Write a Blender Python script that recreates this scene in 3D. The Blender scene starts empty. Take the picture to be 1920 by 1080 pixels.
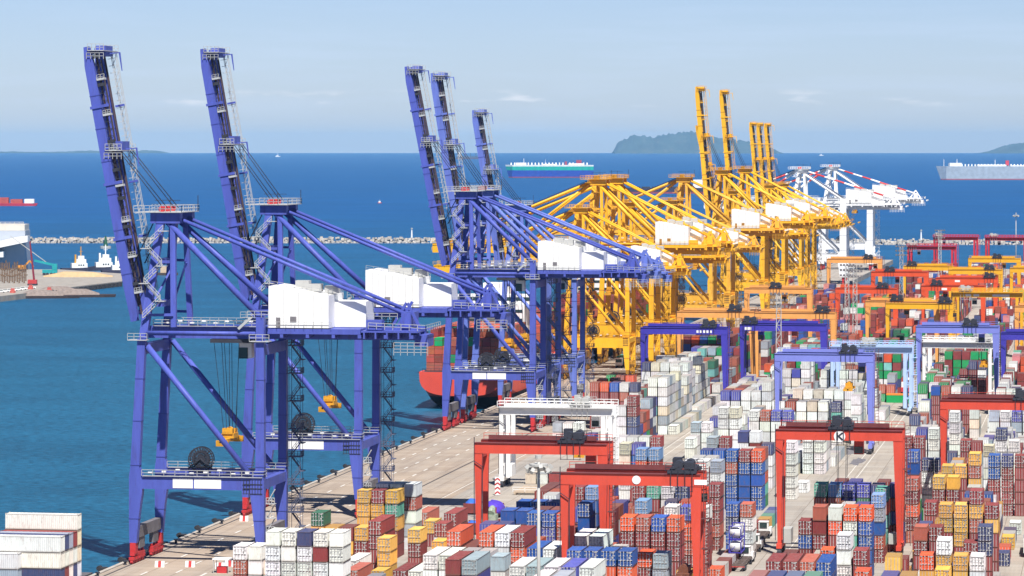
import bpy, bmesh, math, random
import numpy as np
from mathutils import Vector, Matrix
random.seed(7)
R = math.radians
SC = bpy.context.scene
COL = SC.collection

# ------------------------------------------------------------------ camera, sky, sun, exposure
FPX, H, Y0, VPX = 6500.0, 79.0, 274.0, 2085.0      # focal length in photo pixels, eye height, eye level, quay vanishing point
TH = math.atan((VPX - 960) / FPX)
ST, CT = math.sin(TH), math.cos(TH)
cam = bpy.data.cameras.new('camera')
cam.sensor_width = 36.0
cam.lens = FPX / 1920 * 36.0
cam.shift_y = -(540 - Y0) / 1920
cam.clip_start, cam.clip_end = 5.0, 200000.0
co = bpy.data.objects.new('camera', cam); COL.objects.link(co)
co.location = (0, 0, H); co.rotation_euler = (R(90), 0, TH)
SC.camera = co

SUN_EL, SUN_AZ = R(57), R(157)                      # azimuth clockwise from +Y (along the quay)
S = Vector((math.sin(SUN_AZ) * math.cos(SUN_EL), math.cos(SUN_AZ) * math.cos(SUN_EL), math.sin(SUN_EL)))
w = bpy.data.worlds.new('World'); SC.world = w; w.use_nodes = True
nt = w.node_tree; nt.nodes.clear()
out = nt.nodes.new('ShaderNodeOutputWorld'); bg = nt.nodes.new('ShaderNodeBackground')
sky = nt.nodes.new('ShaderNodeTexSky'); sky.sky_type = 'NISHITA'; sky.sun_disc = False
sky.sun_elevation = SUN_EL; sky.sun_rotation = SUN_AZ; sky.altitude = 100; sky.air_density = 1.0; sky.dust_density = 0.3; sky.ozone_density = 2.5
tcw = nt.nodes.new('ShaderNodeTexCoord')
mpw = nt.nodes.new('ShaderNodeMapping'); mpw.inputs['Scale'].default_value = (9, 9, 130)
nzw = nt.nodes.new('ShaderNodeTexNoise'); nzw.inputs['Scale'].default_value = 1.6; nzw.inputs['Detail'].default_value = 7
crw = nt.nodes.new('ShaderNodeValToRGB'); crw.color_ramp.elements[0].position = .50; crw.color_ramp.elements[1].position = .85
crw.color_ramp.elements[1].color = (.3, .3, .3, 1)
mxw = nt.nodes.new('ShaderNodeMix'); mxw.data_type = 'RGBA'; mxw.inputs[7].default_value = (6.6, 7.9, 10.2, 1)
tint = nt.nodes.new('ShaderNodeMix'); tint.data_type = 'RGBA'; tint.blend_type = 'MULTIPLY'; tint.inputs[0].default_value = 1.0
tint.inputs[7].default_value = (.745, .855, 1.24, 1)
L = nt.links.new
L(tcw.outputs['Generated'], mpw.inputs[0]); L(mpw.outputs[0], nzw.inputs['Vector']); L(nzw.outputs['Fac'], crw.inputs[0])
L(sky.outputs[0], tint.inputs[6]); L(tint.outputs[2], mxw.inputs[6]); L(crw.outputs[0], mxw.inputs[0])
# air near the horizon brightened, deep blue overhead dimmed to cut the fill light
spw = nt.nodes.new('ShaderNodeSeparateXYZ'); L(tcw.outputs['Generated'], spw.inputs[0])
hzw = nt.nodes.new('ShaderNodeMapRange'); hzw.inputs[1].default_value = .0; hzw.inputs[2].default_value = .25; hzw.inputs[3].default_value = 1.5; hzw.inputs[4].default_value = .72; L(spw.outputs[2], hzw.inputs[0])
lift = nt.nodes.new('ShaderNodeMix'); lift.data_type = 'RGBA'; lift.blend_type = 'MULTIPLY'; lift.inputs[0].default_value = 1; L(mxw.outputs[2], lift.inputs[6]); L(hzw.outputs[0], lift.inputs[7]); 
# a few low puffs of cumulus in one thin band above the horizon
mpc = nt.nodes.new('ShaderNodeMapping'); mpc.inputs['Scale'].default_value = (26, 26, 150); L(tcw.outputs['Generated'], mpc.inputs[0])
nzc = nt.nodes.new('ShaderNodeTexNoise'); nzc.inputs['Scale'].default_value = 1.9; nzc.inputs['Detail'].default_value = 8; L(mpc.outputs[0], nzc.inputs['Vector'])
rc = nt.nodes.new('ShaderNodeMapRange'); rc.inputs[1].default_value = .57; rc.inputs[2].default_value = .74; L(nzc.outputs['Fac'], rc.inputs[0])
d1 = nt.nodes.new('ShaderNodeMath'); d1.operation = 'SUBTRACT'; d1.inputs[1].default_value = .0138; L(spw.outputs[2], d1.inputs[0])
d2 = nt.nodes.new('ShaderNodeMath'); d2.operation = 'ABSOLUTE'; L(d1.outputs[0], d2.inputs[0])
rb = nt.nodes.new('ShaderNodeMapRange'); rb.inputs[1].default_value = .0028; rb.inputs[2].default_value = .0006; rb.inputs[4].default_value = .75; L(d2.outputs[0], rb.inputs[0])
fc = nt.nodes.new('ShaderNodeMath'); fc.operation = 'MULTIPLY'; L(rc.outputs[0], fc.inputs[0]); L(rb.outputs[0], fc.inputs[1])
pf = nt.nodes.new('ShaderNodeMix'); pf.data_type = 'RGBA'; pf.inputs[7].default_value = (13.5, 13.4, 13.8, 1); L(fc.outputs[0], pf.inputs[0]); L(lift.outputs[2], pf.inputs[6]); L(pf.outputs[2], bg.inputs[0]); L(bg.outputs[0], out.inputs[0])
bg.inputs[1].default_value = 0.05
sl = bpy.data.lights.new('sun', 'SUN'); sl.energy = 5.0; sl.angle = R(.53); sl.color = (1, .955, .89)
so = bpy.data.objects.new('sun', sl); COL.objects.link(so); so.rotation_euler = (-S).to_track_quat('-Z', 'Y').to_euler(); so.location = (0, 0, 300)
SC.view_settings.view_transform = 'Standard'; SC.view_settings.look = 'None'; SC.view_settings.gamma = 1
SC.view_settings.exposure = 0.58
SC.cycles.volume_bounces = 0; SC.cycles.max_bounces = 6; SC.cycles.diffuse_bounces = 3; SC.cycles.glossy_bounces = 2

def P(px, py, z=0.0):
    """point of height z that the photo shows at px, py -> world x, y"""
    d = FPX * (H - z) / (py - Y0); xc = (px - 960) * d / FPX
    return (-ST * d + CT * xc, CT * d + ST * xc)
def proj(x, y, z):
    d = -ST * x + CT * y; xc = CT * x + ST * y
    return 960 + FPX * xc / d, Y0 + FPX * (H - z) / d, d

# ------------------------------------------------------------------ materials
MATS = {}
def mat(name, col, rough=.6, var=.15, scale=.6, metal=0., spec=.3, dirt=None, dirt_amt=.0, bump=0., stretch=(1, 1, 1), objcol=False, attr=None, emit=None, band=None):
    if name in MATS: return MATS[name]
    m = bpy.data.materials.new(name); m.use_nodes = True; MATS[name] = m
    t = m.node_tree; n = t.nodes; b = n['Principled BSDF']; l = t.links.new
    b.inputs['Roughness'].default_value = rough; b.inputs['Metallic'].default_value = metal; b.inputs['Specular IOR Level'].default_value = spec
    tc = n.new('ShaderNodeTexCoord'); mp = n.new('ShaderNodeMapping'); mp.inputs['Scale'].default_value = stretch
    l(tc.outputs['Object'], mp.inputs[0])
    nz = n.new('ShaderNodeTexNoise'); nz.inputs['Scale'].default_value = scale; nz.inputs['Detail'].default_value = 6; nz.inputs['Roughness'].default_value = .65
    vec = mp.outputs[0]
    if objcol:                                       # every copy gets its own patch of wear
        oi = n.new('ShaderNodeObjectInfo'); ad = n.new('ShaderNodeVectorMath'); ad.operation = 'ADD'
        sc_ = n.new('ShaderNodeVectorMath'); sc_.operation = 'SCALE'; sc_.inputs[3].default_value = 60
        cb = n.new('ShaderNodeCombineXYZ'); l(oi.outputs['Random'], cb.inputs[0]); l(oi.outputs['Random'], cb.inputs[1]); l(cb.outputs[0], sc_.inputs[0])
        l(vec, ad.inputs[0]); l(sc_.outputs[0], ad.inputs[1]); vec = ad.outputs[0]
    l(vec, nz.inputs['Vector'])
    mr = n.new('ShaderNodeMapRange'); mr.inputs[1].default_value = .25; mr.inputs[2].default_value = .75
    mr.inputs[3].default_value = 1 - var; mr.inputs[4].default_value = 1 + var; l(nz.outputs['Fac'], mr.inputs[0])
    mu = n.new('ShaderNodeMix'); mu.data_type = 'RGBA'; mu.blend_type = 'MULTIPLY'; mu.inputs[0].default_value = 1
    mu.inputs[6].default_value = (*col, 1)
    if objcol: l(oi.outputs['Color'], mu.inputs[6])
    if attr:
        at = n.new('ShaderNodeAttribute'); at.attribute_name = attr; l(at.outputs['Color'], mu.inputs[6])
    l(mr.outputs[0], mu.inputs[7]); c = mu.outputs[2]
    if dirt:
        n2 = n.new('ShaderNodeTexNoise'); n2.inputs['Scale'].default_value = scale * 2.3; n2.inputs['Detail'].default_value = 8; n2.inputs['Roughness'].default_value = .75
        l(vec, n2.inputs['Vector'])
        cr = n.new('ShaderNodeValToRGB'); cr.color_ramp.elements[0].position = .52; cr.color_ramp.elements[1].position = .74
        cr.color_ramp.elements[1].color = (dirt_amt,) * 3 + (1,); l(n2.outputs['Fac'], cr.inputs[0])
        mx = n.new('ShaderNodeMix'); mx.data_type = 'RGBA'; mx.inputs[7].default_value = (*dirt, 1); l(cr.outputs[0], mx.inputs[0]); l(c, mx.inputs[6]); c = mx.outputs[2]
    if band:                                         # rust and grime gathered along the bottom and top rails of each box
        sp = n.new('ShaderNodeSeparateXYZ'); l(tc.outputs['Object'], sp.inputs[0]); zz = sp.outputs[2]
        md = n.new('ShaderNodeMath'); md.operation = 'MODULO'; md.inputs[1].default_value = 2.6; l(zz, md.inputs[0])
        r1 = n.new('ShaderNodeMapRange'); r1.inputs[1].default_value = .30; r1.inputs[2].default_value = .04; l(md.outputs[0], r1.inputs[0])
        r2 = n.new('ShaderNodeMapRange'); r2.inputs[1].default_value = 2.36; r2.inputs[2].default_value = 2.5; l(md.outputs[0], r2.inputs[0])
        mm = n.new('ShaderNodeMath'); mm.operation = 'MAXIMUM'; l(r1.outputs[0], mm.inputs[0]); l(r2.outputs[0], mm.inputs[1])
        m3 = n.new('ShaderNodeMath'); m3.operation = 'MULTIPLY'; l(mm.outputs[0], m3.inputs[0]); l(mr.outputs[0], m3.inputs[1])
        m4 = n.new('ShaderNodeMath'); m4.operation = 'MULTIPLY'; m4.inputs[1].default_value = band; l(m3.outputs[0], m4.inputs[0])
        mb = n.new('ShaderNodeMix'); mb.data_type = 'RGBA'; mb.inputs[7].default_value = (.13, .085, .06, 1); l(m4.outputs[0], mb.inputs[0]); l(c, mb.inputs[6]); c = mb.outputs[2]
    l(c, b.inputs['Base Color'])
    if bump:
        bp = n.new('ShaderNodeBump'); bp.inputs['Strength'].default_value = bump; bp.inputs['Distance'].default_value = .1
        l(nz.outputs['Fac'], bp.inputs['Height']); l(bp.outputs[0], b.inputs['Normal'])
    return m

# ------------------------------------------------------------------ mesh building
class MB:
    def __init__(self): self.v, self.f = [], []
    def add(self, vs, fs):
        o = len(self.v); self.v += [tuple(p) for p in vs]; self.f += [tuple(i + o for i in f) for f in fs]; return self
    def box(self, x0, x1, y0, y1, z0, z1):
        return self.add([(x0, y0, z0), (x1, y0, z0), (x1, y1, z0), (x0, y1, z0), (x0, y0, z1), (x1, y0, z1), (x1, y1, z1), (x0, y1, z1)],
                        [(0, 3, 2, 1), (4, 5, 6, 7), (0, 1, 5, 4), (1, 2, 6, 5), (2, 3, 7, 6), (3, 0, 4, 7)])
    def frame(self, p, q):
        d = (Vector(q) - Vector(p)).normalized(); a = Vector((0, 1, 0)) if abs(d.y) < .9 else Vector((1, 0, 0))
        u = a.cross(d).normalized(); return u, d.cross(u).normalized()
    def bar(self, p, q, w, h, w1=None, h1=None):      # w across (in plane with x/z), h along y for upright-ish bars
        u, v = self.frame(p, q); p, q = Vector(p), Vector(q); w1 = w if w1 is None else w1; h1 = h if h1 is None else h1
        vs = [p + u * a * w / 2 + v * b * h / 2 for a, b in ((-1, -1), (1, -1), (1, 1), (-1, 1))] + [q + u * a * w1 / 2 + v * b * h1 / 2 for a, b in ((-1, -1), (1, -1), (1, 1), (-1, 1))]
        return self.add(vs, [(0, 3, 2, 1), (4, 5, 6, 7), (0, 1, 5, 4), (1, 2, 6, 5), (2, 3, 7, 6), (3, 0, 4, 7)])
    def tube(self, p, q, r, n=8, r1=None):
        u, v = self.frame(p, q); p, q = Vector(p), Vector(q); r1 = r if r1 is None else r1
        vs = []
        for c, rr in ((p, r), (q, r1)):
            for i in range(n):
                a = 2 * math.pi * i / n; vs.append(c + u * math.cos(a) * rr + v * math.sin(a) * rr)
        return self.add(vs, [tuple(range(n - 1, -1, -1)), tuple(range(n, 2 * n))] + [(i, (i + 1) % n, n + (i + 1) % n, n + i) for i in range(n)])
    def disc(self, c, r, t, axis='y', n=16):
        d = {'x': (t, 0, 0), 'y': (0, t, 0), 'z': (0, 0, t)}[axis]
        return self.tube(c, tuple(a + b for a, b in zip(c, d)), r, n)
    def rail(self, pts, h=1.1, step=2.0, t=.09):
        for p, q in zip(pts, pts[1:]):
            p, q = Vector(p), Vector(q); ln = (q - p).length; n = max(1, round(ln / step))
            for k in (h, h * .5): self.bar(p + Vector((0, 0, k)), q + Vector((0, 0, k)), t, t)
            for i in range(n + 1):
                c = p.lerp(q, i / n); self.bar(c, c + Vector((0, 0, h)), t, t)
        return self
    def loft(self, rings, cap=True):
        o = len(self.v); n = len(rings[0])
        for r in rings: self.v += [tuple(p) for p in r]
        for k in range(len(rings) - 1):
            for i in range(n):
                a = o + k * n + i; b = o + k * n + (i + 1) % n; self.f.append((a, b, b + n, a + n))
        if cap: self.f.append(tuple(range(o + n - 1, o - 1, -1))); self.f.append(tuple(o + (len(rings) - 1) * n + i for i in range(n)))
        return self
    def mesh(self, name, m, smooth=False):
        me = bpy.data.meshes.new(name); me.from_pydata(self.v, [], self.f)
        bm = bmesh.new(); bm.from_mesh(me); bmesh.ops.recalc_face_normals(bm, faces=bm.faces); bm.to_mesh(me); bm.free()
        if m: me.materials.append(m)
        if smooth:
            for p in me.polygons: p.use_smooth = True
        return me
    def build(self, name, m, parent=None, smooth=False, loc=None):
        o = bpy.data.objects.new(name, self.mesh(name, m, smooth)); COL.objects.link(o)
        if parent: o.parent = parent
        if loc: o.location = loc
        return o
def islands(b):
    p = list(range(len(b.v)))
    def find(i):
        while p[i] != i: p[i] = p[p[i]]; i = p[i]
        return i
    for f in b.f:
        for q in f[1:]: p[find(q)] = find(f[0])
    g = {}
    for f in b.f: g.setdefault(find(f[0]), []).append(f)
    for fs in g.values():
        c = MB(); m = {}
        for f in fs:
            for q in f:
                if q not in m: m[q] = len(c.v); c.v.append(b.v[q])
            c.f.append(tuple(m[q] for q in f))
        yield c
def build_each(b, name, m, parent=None, smooth=False):
    for c in islands(b): c.build(name, m, parent, smooth)
def tag(o, label=None, cat=None, group=None, kind=None):
    if label: o['label'] = label
    if cat: o['category'] = cat
    if group: o['group'] = group
    if kind: o['kind'] = kind
    return o
def thing(name, loc=(0, 0, 0), rz=0., sc=1., **k):
    o = bpy.data.objects.new(name, None); COL.objects.link(o); o.location = loc; o.rotation_euler.z = rz; o.scale = (sc,) * 3; o.empty_display_size = 2
    return tag(o, **k)
KIDS = {}
def copy_tree(o, parent=None):
    c = o.copy(); COL.objects.link(c); c.parent = parent
    for ch in [x for x in bpy.data.objects if x.parent == o]: copy_tree(ch, c)
    return c
def place(o, loc, rz=0., sc=None, **k):
    c = copy_tree(o); c.location = loc; c.rotation_euler.z = rz
    if sc: c.scale = (sc,) * 3
    return tag(c, **k)

# ------------------------------------------------------------------ ship-to-shore cranes (x towards land, y along the quay, z up)
GAUGE, BAY = 24.7, 18.0
def legmesh(secs, y, dep=1.5):
    b = MB(); rings = []
    for z, xa, xb in secs: rings.append([(xa, y - dep / 2, z), (xb, y - dep / 2, z), (xb, y + dep / 2, z), (xa, y + dep / 2, z)])
    return b.loft(rings)
def make_crane(name, label, group, M, boom='up', tip=(-9.7, 97.0), zap=66.5, lowhouse=False, red=None, lattice=False, rope_z=23.0, back=54.0, lw=0., th=0.):
    root = thing(name, label=label, cat='crane', group=group)
    dk2 = M.get('seam', M['dark'])
    c, dk, gr, wh = M['main'], M['dark'], M['rail'], M['house']
    # legs
    W = [(3.9, -.7, .7), (9, -.75, 1.15), (13.6, -.75, 1.8), (16.6, -.75, 1.75), (18.2, -.5, 1.25), (42.6, .9, 2.4)]
    D = [(3.9, 23.95, 25.45), (9, 23.4, 25.45), (13.6, 22.8, 25.5), (16.6, 22.9, 25.5), (18.2, 23.85, 25.5), (47.5, 23.95, 25.45)]
    W = [(z, a - lw, b_ + lw) for z, a, b_ in W]; D = [(z, a - lw, b_ + lw) for z, a, b_ in D]
    def at_z(secs, z):
        for (za, a0, a1), (zb_, b0, b1) in zip(secs, secs[1:]):
            if za <= z <= zb_: t = (z - za) / (zb_ - za); return a0 + (b0 - a0) * t, a1 + (b1 - a1) * t
    for y in (0, BAY):
        for sx, secs in ((0, W), (1, D)):
            lg = legmesh(secs, y, 1.5 + 2 * lw).build('leg', c, root); fb = MB()
            for z in (8.5, 18.6, 27, 35): a0, a1 = at_z(secs, z); fb.box(a0 - .07, a1 + .07, y - .82 - lw, y + .82 + lw, z, z + .12)
            build_each(fb, 'flange', dk2, lg)
        b = MB().box(1.7, 22.95, y - .65 - th * .2, y + .65 + th * .2, 14.2 - th, 16.5); b.build('sill_beam', c, root)
        r = MB().box(1.9, 25.2, y - 1.05, y + .0, 16.62, 16.72); r.rail([(1.8, y - 1.0, 16.7), (25.6, y - 1.0, 16.7)], 1.15, 2.2)
        r.rail([(25.6, y - 1.0, 16.7), (25.6, y + 1.0, 16.7)], 1.15, 2); r.build('walkway', gr, root)
        MB().tube((2.6, y, 41.2), (22.7, y, 17.0), .58, 10).build('diagonal_brace', c, root, True)
        MB().tube((2.4, y, 43.7), (23.9, y, 43.7), .38, 10).build('tie_tube', c, root, True)
        for k in range(7): pass
    fl = MB()
    for k in range(8): fl.box(3 + k * 2.7, 3.8 + k * 2.7, -.95, -.6, 17.1 + (k % 3) * .3, 17.45 + (k % 3) * .3)
    for k in range(8): fl.box(5 + k * 2.3, 5.8 + k * 2.3, 5.0, 5.3, 45.2 + (k % 2) * .4, 45.5 + (k % 2) * .4)
    build_each(fl, 'floodlight', M['white'], root)
    for xx, z0, z1 in ((.0, 39.6, 41.6), (24.7, 39.6, 41.6), (24.7, 14.4, 16.2)):
        MB().box(xx + (.9 if xx < 1 else -.6), xx + (2.2 if xx < 1 else .7), .75, BAY - .75, z0, z1).build('cross_beam', c, root)
    # red bogies and the grey beam above them
    for xx in (0, GAUGE):
        for y0, d in ((0, 1), (BAY, -1)):
            b = MB().box(xx - .55, xx + .55, y0 - .8, y0 + .8, 1.9, 3.95)
            b.bar((xx, y0 - d * 1.2, 1.9), (xx, y0 + d * 6.2, 1.5), .7, .9)
            for k in range(4):
                yy = y0 + d * (-.9 + k * 2.1); b.box(xx - .5, xx + .5, yy - .8, yy + .8, .75, 1.3)
                for q in (-.45, .45): b.disc((xx - .25, yy + q, .42), .4, .5, 'x', 10)
                b.bar((xx, yy, 1.2), (xx, yy + d * .5, 2.3), .5, .35)
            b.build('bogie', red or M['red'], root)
        b = MB().box(xx - .55, xx + .6, 1.0, BAY - 1.0, 4.7, 6.9); b.box(xx - .4, xx + .45, 2.5, 6, 2.6, 4.7); b.box(xx - .4, xx + .45, BAY - 6, BAY - 2.5, 2.6, 4.7)
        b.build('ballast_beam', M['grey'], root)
    # trolley girders
    bk = back - 54.0
    for y in (5.5, 11.2): MB().box(.6, back, y, y + 1.3, 42.4 - th * .8, 44.7).build('girder', c, root)
    r = MB().box(2.5, 23.6, 4.4, 5.4, 44.72, 44.8); r.rail([(2.5, 4.5, 44.8), (23.6, 4.5, 44.8)], 1.15, 1.8); r.rail([(2.5, 13.4, 44.8), (23.6, 13.4, 44.8)], 1.15, 1.8)
    r.rail([(-.9, -1.2, 42.4), (2.9, -1.2, 42.4)], 1.2, 1.2); r.box(-.9, 2.9, -1.3, .9, 42.25, 42.4)
    r.rail([(22.8, -1.3, 42.4), (26.6, -1.3, 42.4)], 1.2, 1.2); r.box(22.8, 26.6, -1.4, .9, 42.2, 42.35)
    r.rail([(22.4, -1.0, 46.8), (26.4, -1.0, 46.8)], 1.2, 1.2); r.bar((20.5, -.5, 44.6), (23.2, -.5, 47), .5, .5)
    r.build('walkway', gr, root)
    b = MB().box(25.6, 43.5, 1.6, 5.4, 43.6, 44.6); b.box(25.6, 43.5, 12.6, 16.4, 43.6, 44.6); b.box(25.6, back, 6.9, 11.1, 43.9, 44.4)
    for k in range(6): b.box(28 + k * 5, 28.6 + k * 5, 1.6, 16.4, 42.9, 43.55)
    b.build('machinery_deck', c, root)
    h = MB(); rings = []
    for y in (1.6, 14.6): rings.append([(25.8, y, 44.75), (37.4, y, 44.75), (37.4, y, 50.9), (25.8, y, 52.6)])
    h.loft(rings); hs = h.build('machinery_house', wh, root)
    b = MB().box(30.0, 31.2, 1.5, 1.62, 45.9, 46.9); b.box(27.3, 28.1, 1.5, 1.62, 44.9, 46.7); build_each(b, 'door', M['grey'], hs)
    b = MB()
    for k, (x, y) in enumerate(((32.5, 5), (35.6, 6), (29, 10))): b.box(x, x + 2.6, y, y + 2.2, 50.95 + (37 - x) * .12, 52.4 + (37 - x) * .12)
    build_each(b, 'roof_unit', M['grey2'], hs)
    b = MB()
    for k in range(1, 8): b.box(25.8 + k * 1.45, 25.86 + k * 1.45, 1.555, 1.6, 44.9, 52.3 - k * .21)
    b.build('panel_seam', M['grey2'], hs)
    b = MB().rail([(25.9, 1.7, 52.6), (37.3, 1.7, 50.95), (37.3, 14.5, 50.95)], 1.0, 1.6, .07); b.rail([(25.8, 1.2, 44.8), (38, 1.2, 44.8)], 1.1, 1.8, .07); b.build('railing', gr, hs)
    MB().box(37.42, 43.4 + bk * .3, 7, 14.4, 44.75, 49.6).build('electrical_room', wh, root)
    if lowhouse: MB().box(26.6, 36.5, -.2, 5.2, 36.2, 43.3).build('electrical_room', wh, root)
    b = MB().box(43.6, 54.6, 1.8, 5.4, 44.0, 44.3); b.box(43.6, 54.6, 12.6, 16.2, 44.0, 44.3)
    for k in range(5): b.box(44 + k * 2.2, 44.3 + k * 2.2, 1.8, 5.3, 42.8, 44)
    b.box(50.6, 52.4, 5.2, 12.9, 44.75, 47.6); b.bar((48.6, 6.2, 44.8), (51.4, 6.2, 49.4), .5, .5); b.bar((54, 6.2, 44.8), (51.6, 6.2, 49.4), .5, .5); b.bar((48.6, 11.8, 44.8), (51.4, 11.8, 49.4), .5, .5)
    b.box(44.5, 47.5, 2.2, 4.6, 44.35, 46.3); b.box(53, 55.5, 6, 12, 41.2, 43.4)
    b.v = [(x + bk, y, z) for x, y, z in b.v]; b.build('rear_platform', c, root)
    b = MB().rail([(45, 1.7, 44.7), (56, 1.7, 44.3)], 1.15, 1.6); b.rail([(56, 1.7, 44.3), (56, 16.2, 44.3)], 1.15, 2); b.rail([(44, 4.6, 46.4), (50, 4.6, 46.4)], 1.1, 1.6); b.rail([(50, 1.2, 41), (56.5, 1.2, 41)], 1.2, 1.4); b.rail([(50, 1.2, 39.8), (56.5, 1.2, 39.8)], 1.2, 1.4)
    b.v = [(x + bk, y, z) for x, y, z in b.v]; b.build('railing', gr, root)
    # apex frame
    f = MB(); za = zap
    for y0, y1 in ((.6, 4.6), (BAY - .6, BAY - 4.6)):
        f.bar((1.7, y0, 42.6), (4.2, y1, za - .5), 1.5, 1.3, 1.5, 1.1); f.bar((7.0, y1 * .6 + y0 * .4, 44.6), (6.4, y1, za - .5), 1.0, 1.0)
        f.bar((2.2, y0, 47), (7, y0 * .5 + y1 * .5, 47), .5, .5); f.bar((3.4, y0 * .3 + y1 * .7, 57), (6.6, y1, 57), .5, .5); f.bar((2.6, y0, 47.5), (6.6, y1, 56.6), .35, .35)
    f.box(2.2, 8.0, 3.6, 5.6, za - 2.2, za - .2); f.box(2.2, 8.0, BAY - 5.6, BAY - 3.6, za - 2.2, za - .2)
    for z in (za - 1.6, 57, 49): f.box(3.1, 4.3, 4.6, BAY - 4.6, z - .6, z + .6)
    f.build('apex_frame', c, root)
    f = MB().box(-.8, 8.6, 2.6, BAY - 2.6, za - .15, za); f.rail([(-.8, 2.6, za), (8.6, 2.6, za)], 1.2, 1.1); f.rail([(-.8, 15.4, za), (8.6, 15.4, za)], 1.2, 1.1); f.rail([(8.6, 2.6, za), (8.6, 15.4, za)], 1.2, 1.6)
    z, k = 46.5, 0
    while z < za - 4:                                  # zigzag stair up the apex frame
        xa, xb = (1.9, 5.2) if k % 2 == 0 else (5.2, 1.9); yy = .3 + (z - 45) * .16
        f.bar((xa, yy - .7, z), (xb, yy - .4, z + 3.2), .14, .6); f.rail([(xa, yy - 1.2, z), (xb, yy - .9, z + 3.2)], 1.1, 1.2); f.box(xb - .9, xb + .9, yy - 1.3, yy + .2, z + 3.1, z + 3.25); z += 3.3; k += 1
    f.build('access_stair', gr, root)
    f = MB()
    for y in (5, 8, 10, 13): f.disc((4.0, y, za + .5), .6, .35, 'y', 12)
    build_each(f, 'sheave', M['red'], root)
    f = MB(); f.bar((6, 4, za), (6, 4, za + 2.6), .1, .1); f.bar((3, 4, za + 2.2), (8, 4, za + 2.2), .1, .1); f.build('mast', dk, root); MB().bar((8.5, 15, za), (8.5, 15, za + 3), .12, .12).build('mast', dk, root)
    for y0, y1 in ((4.6, 1.0), (13.4, 17.0)):
        MB().tube((5.2, y0, za - 1.8), (24.2, y1, 46.9), .6, 10).build('backstay', c, root, True)
    for y in (5.6, 12.4):
        MB().tube((7.2, y, za - 1.3), (51.2 + bk, y, 47.4), .36, 8).build('backstay', M.get('stay', c), root, True)
    # boom
    hx, hz = -1.2, 45.6
    if boom == 'up':
        hp = Vector((hx, 0, hz)); tp = Vector((tip[0], 0, tip[1])); d = (tp - hp).normalized(); u = Vector((d.z, 0, -d.x)); Lb = (tp - hp).length
        pt = lambda t, a, y: tuple(hp + d * t * Lb + u * a + Vector((0, y, 0)))
        for y in (4.7, 11.9):
            rings = [[pt(t, a, yy) for a, yy in ((-1.0 * ww, y), (.85 * ww, y), (.85 * ww, y + 1.2), (-1.0 * ww, y + 1.2))] for t, ww in ((0, .75), (.12, 1), (.93, 1), (1, .55))]
            bo_ = MB().loft(rings).build('boom', c, root); fb = MB()
            for t in (.17, .33, .46, .58, .70, .82): fb.bar(pt(t, -.08, y + .6), pt(t + .003, -.08, y + .6), 1.98, 1.32)
            build_each(fb, 'flange', dk2, bo_)
        b = MB()
        for t in (.03, .15, .3, .5, .63, .78, .98): b.box(0, 0, 0, 0, 0, 0) if False else b.bar(pt(t, .3, 6.1), pt(t, .3, 11.9), .8, .5)
        for t in (.3, .5, .78): b.bar(pt(t, -1.3, 4.65), pt(t, 2.4, 4.65), .55, .3); b.bar(pt(t, 1.2, 13.35), pt(t, 3.0, 13.35), .4, .4)
        build_each(b, 'boom_tie', c, root)
        b = MB()
        for y in (6.2, 11.6): b.bar(pt(.02, 1.25, y), pt(.97, 1.25, y), .35, .3)
        b.bar(pt(.1, 1.2, 9), pt(.95, 1.2, 9), .3, .3); b.bar(pt(.05, .2, 8), pt(.62, .2, 8), .6, 2.2)
        b.build('trolley_rail', M['rust'], root)
        b = MB()
        n = 34; nl = MB()
        for k in range(n):                               # caged walkway hung on the landward face
            t0, t1 = .10 + .88 * k / n, .10 + .88 * (k + 1) / n
            for a, yy in ((2.0, 13.6), (2.9, 13.6)):
                b.bar(pt(t0, a, yy), pt(t1, a, yy), .1, .1); b.bar(pt(t0, a, yy + .9), pt(t1, a, yy + .9), .1, .1)
            b.bar(pt(t0, 2.0, 13.6), pt(t1, 2.9, 13.6), .09, .09); b.bar(pt(t0, 2.0, 13.6), pt(t0, 3.0, 13.6), .09, .09); b.bar(pt(t0, 1.3, 13.4), pt(t0, 2.0, 13.6), .09, .09)
            if k % 5 == 0: MB().bar(pt(t0, .9, 5.4), pt(t0, 2.4, 5.4), .4, 1.6).rail([pt(t0, .9, 4.7), pt(t0, 2.4, 4.7)], .9, .6, .08).build('boom_platform', gr, root)
            nl.bar(pt(t0, 1.0, 5.2), pt(t0, 2.2, 5.2), .1, .1); nl.bar(pt(t0, 2.2, 5.2), pt(t1, 2.2, 5.2), .12, .12); nl.bar(pt(t0, 1.0, 5.2), pt(t1, 2.2, 5.2), .08, .08)
            if k % 4 == 1: nl.bar(pt(t0, 1.5, 5.2), pt(t0 + .012, 1.5, 5.2), 1.2, 1.0)
        for t in (.985, .62):
            b2 = MB(); b2.box(*sum(([pt(t, .2, 0)[i] - .0, pt(t, .2, 0)[i] + 3.2] if i == 0 else [4.4, 14.4] if i == 1 else [pt(t, 0, 0)[2], pt(t, 0, 0)[2] + .15] for i in range(3)), []))
            p = pt(t, .2, 4.4); q = (p[0] + 3.2, 4.4, p[2]); b2.rail([p, q], 1.3, .8); b2.rail([(p[0], 14.2, p[2]), (q[0], 14.2, q[2])], 1.3, .8); b2.rail([(p[0] - .2, 4.4, p[2] - 1.6), (q[0], 4.4, p[2] - 1.6)], 1.2, .8)
            b2.build('boom_platform', gr, root)
        b.build('boom_walkway', gr, root); nl.build('boom_truss', dk, root)
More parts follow.
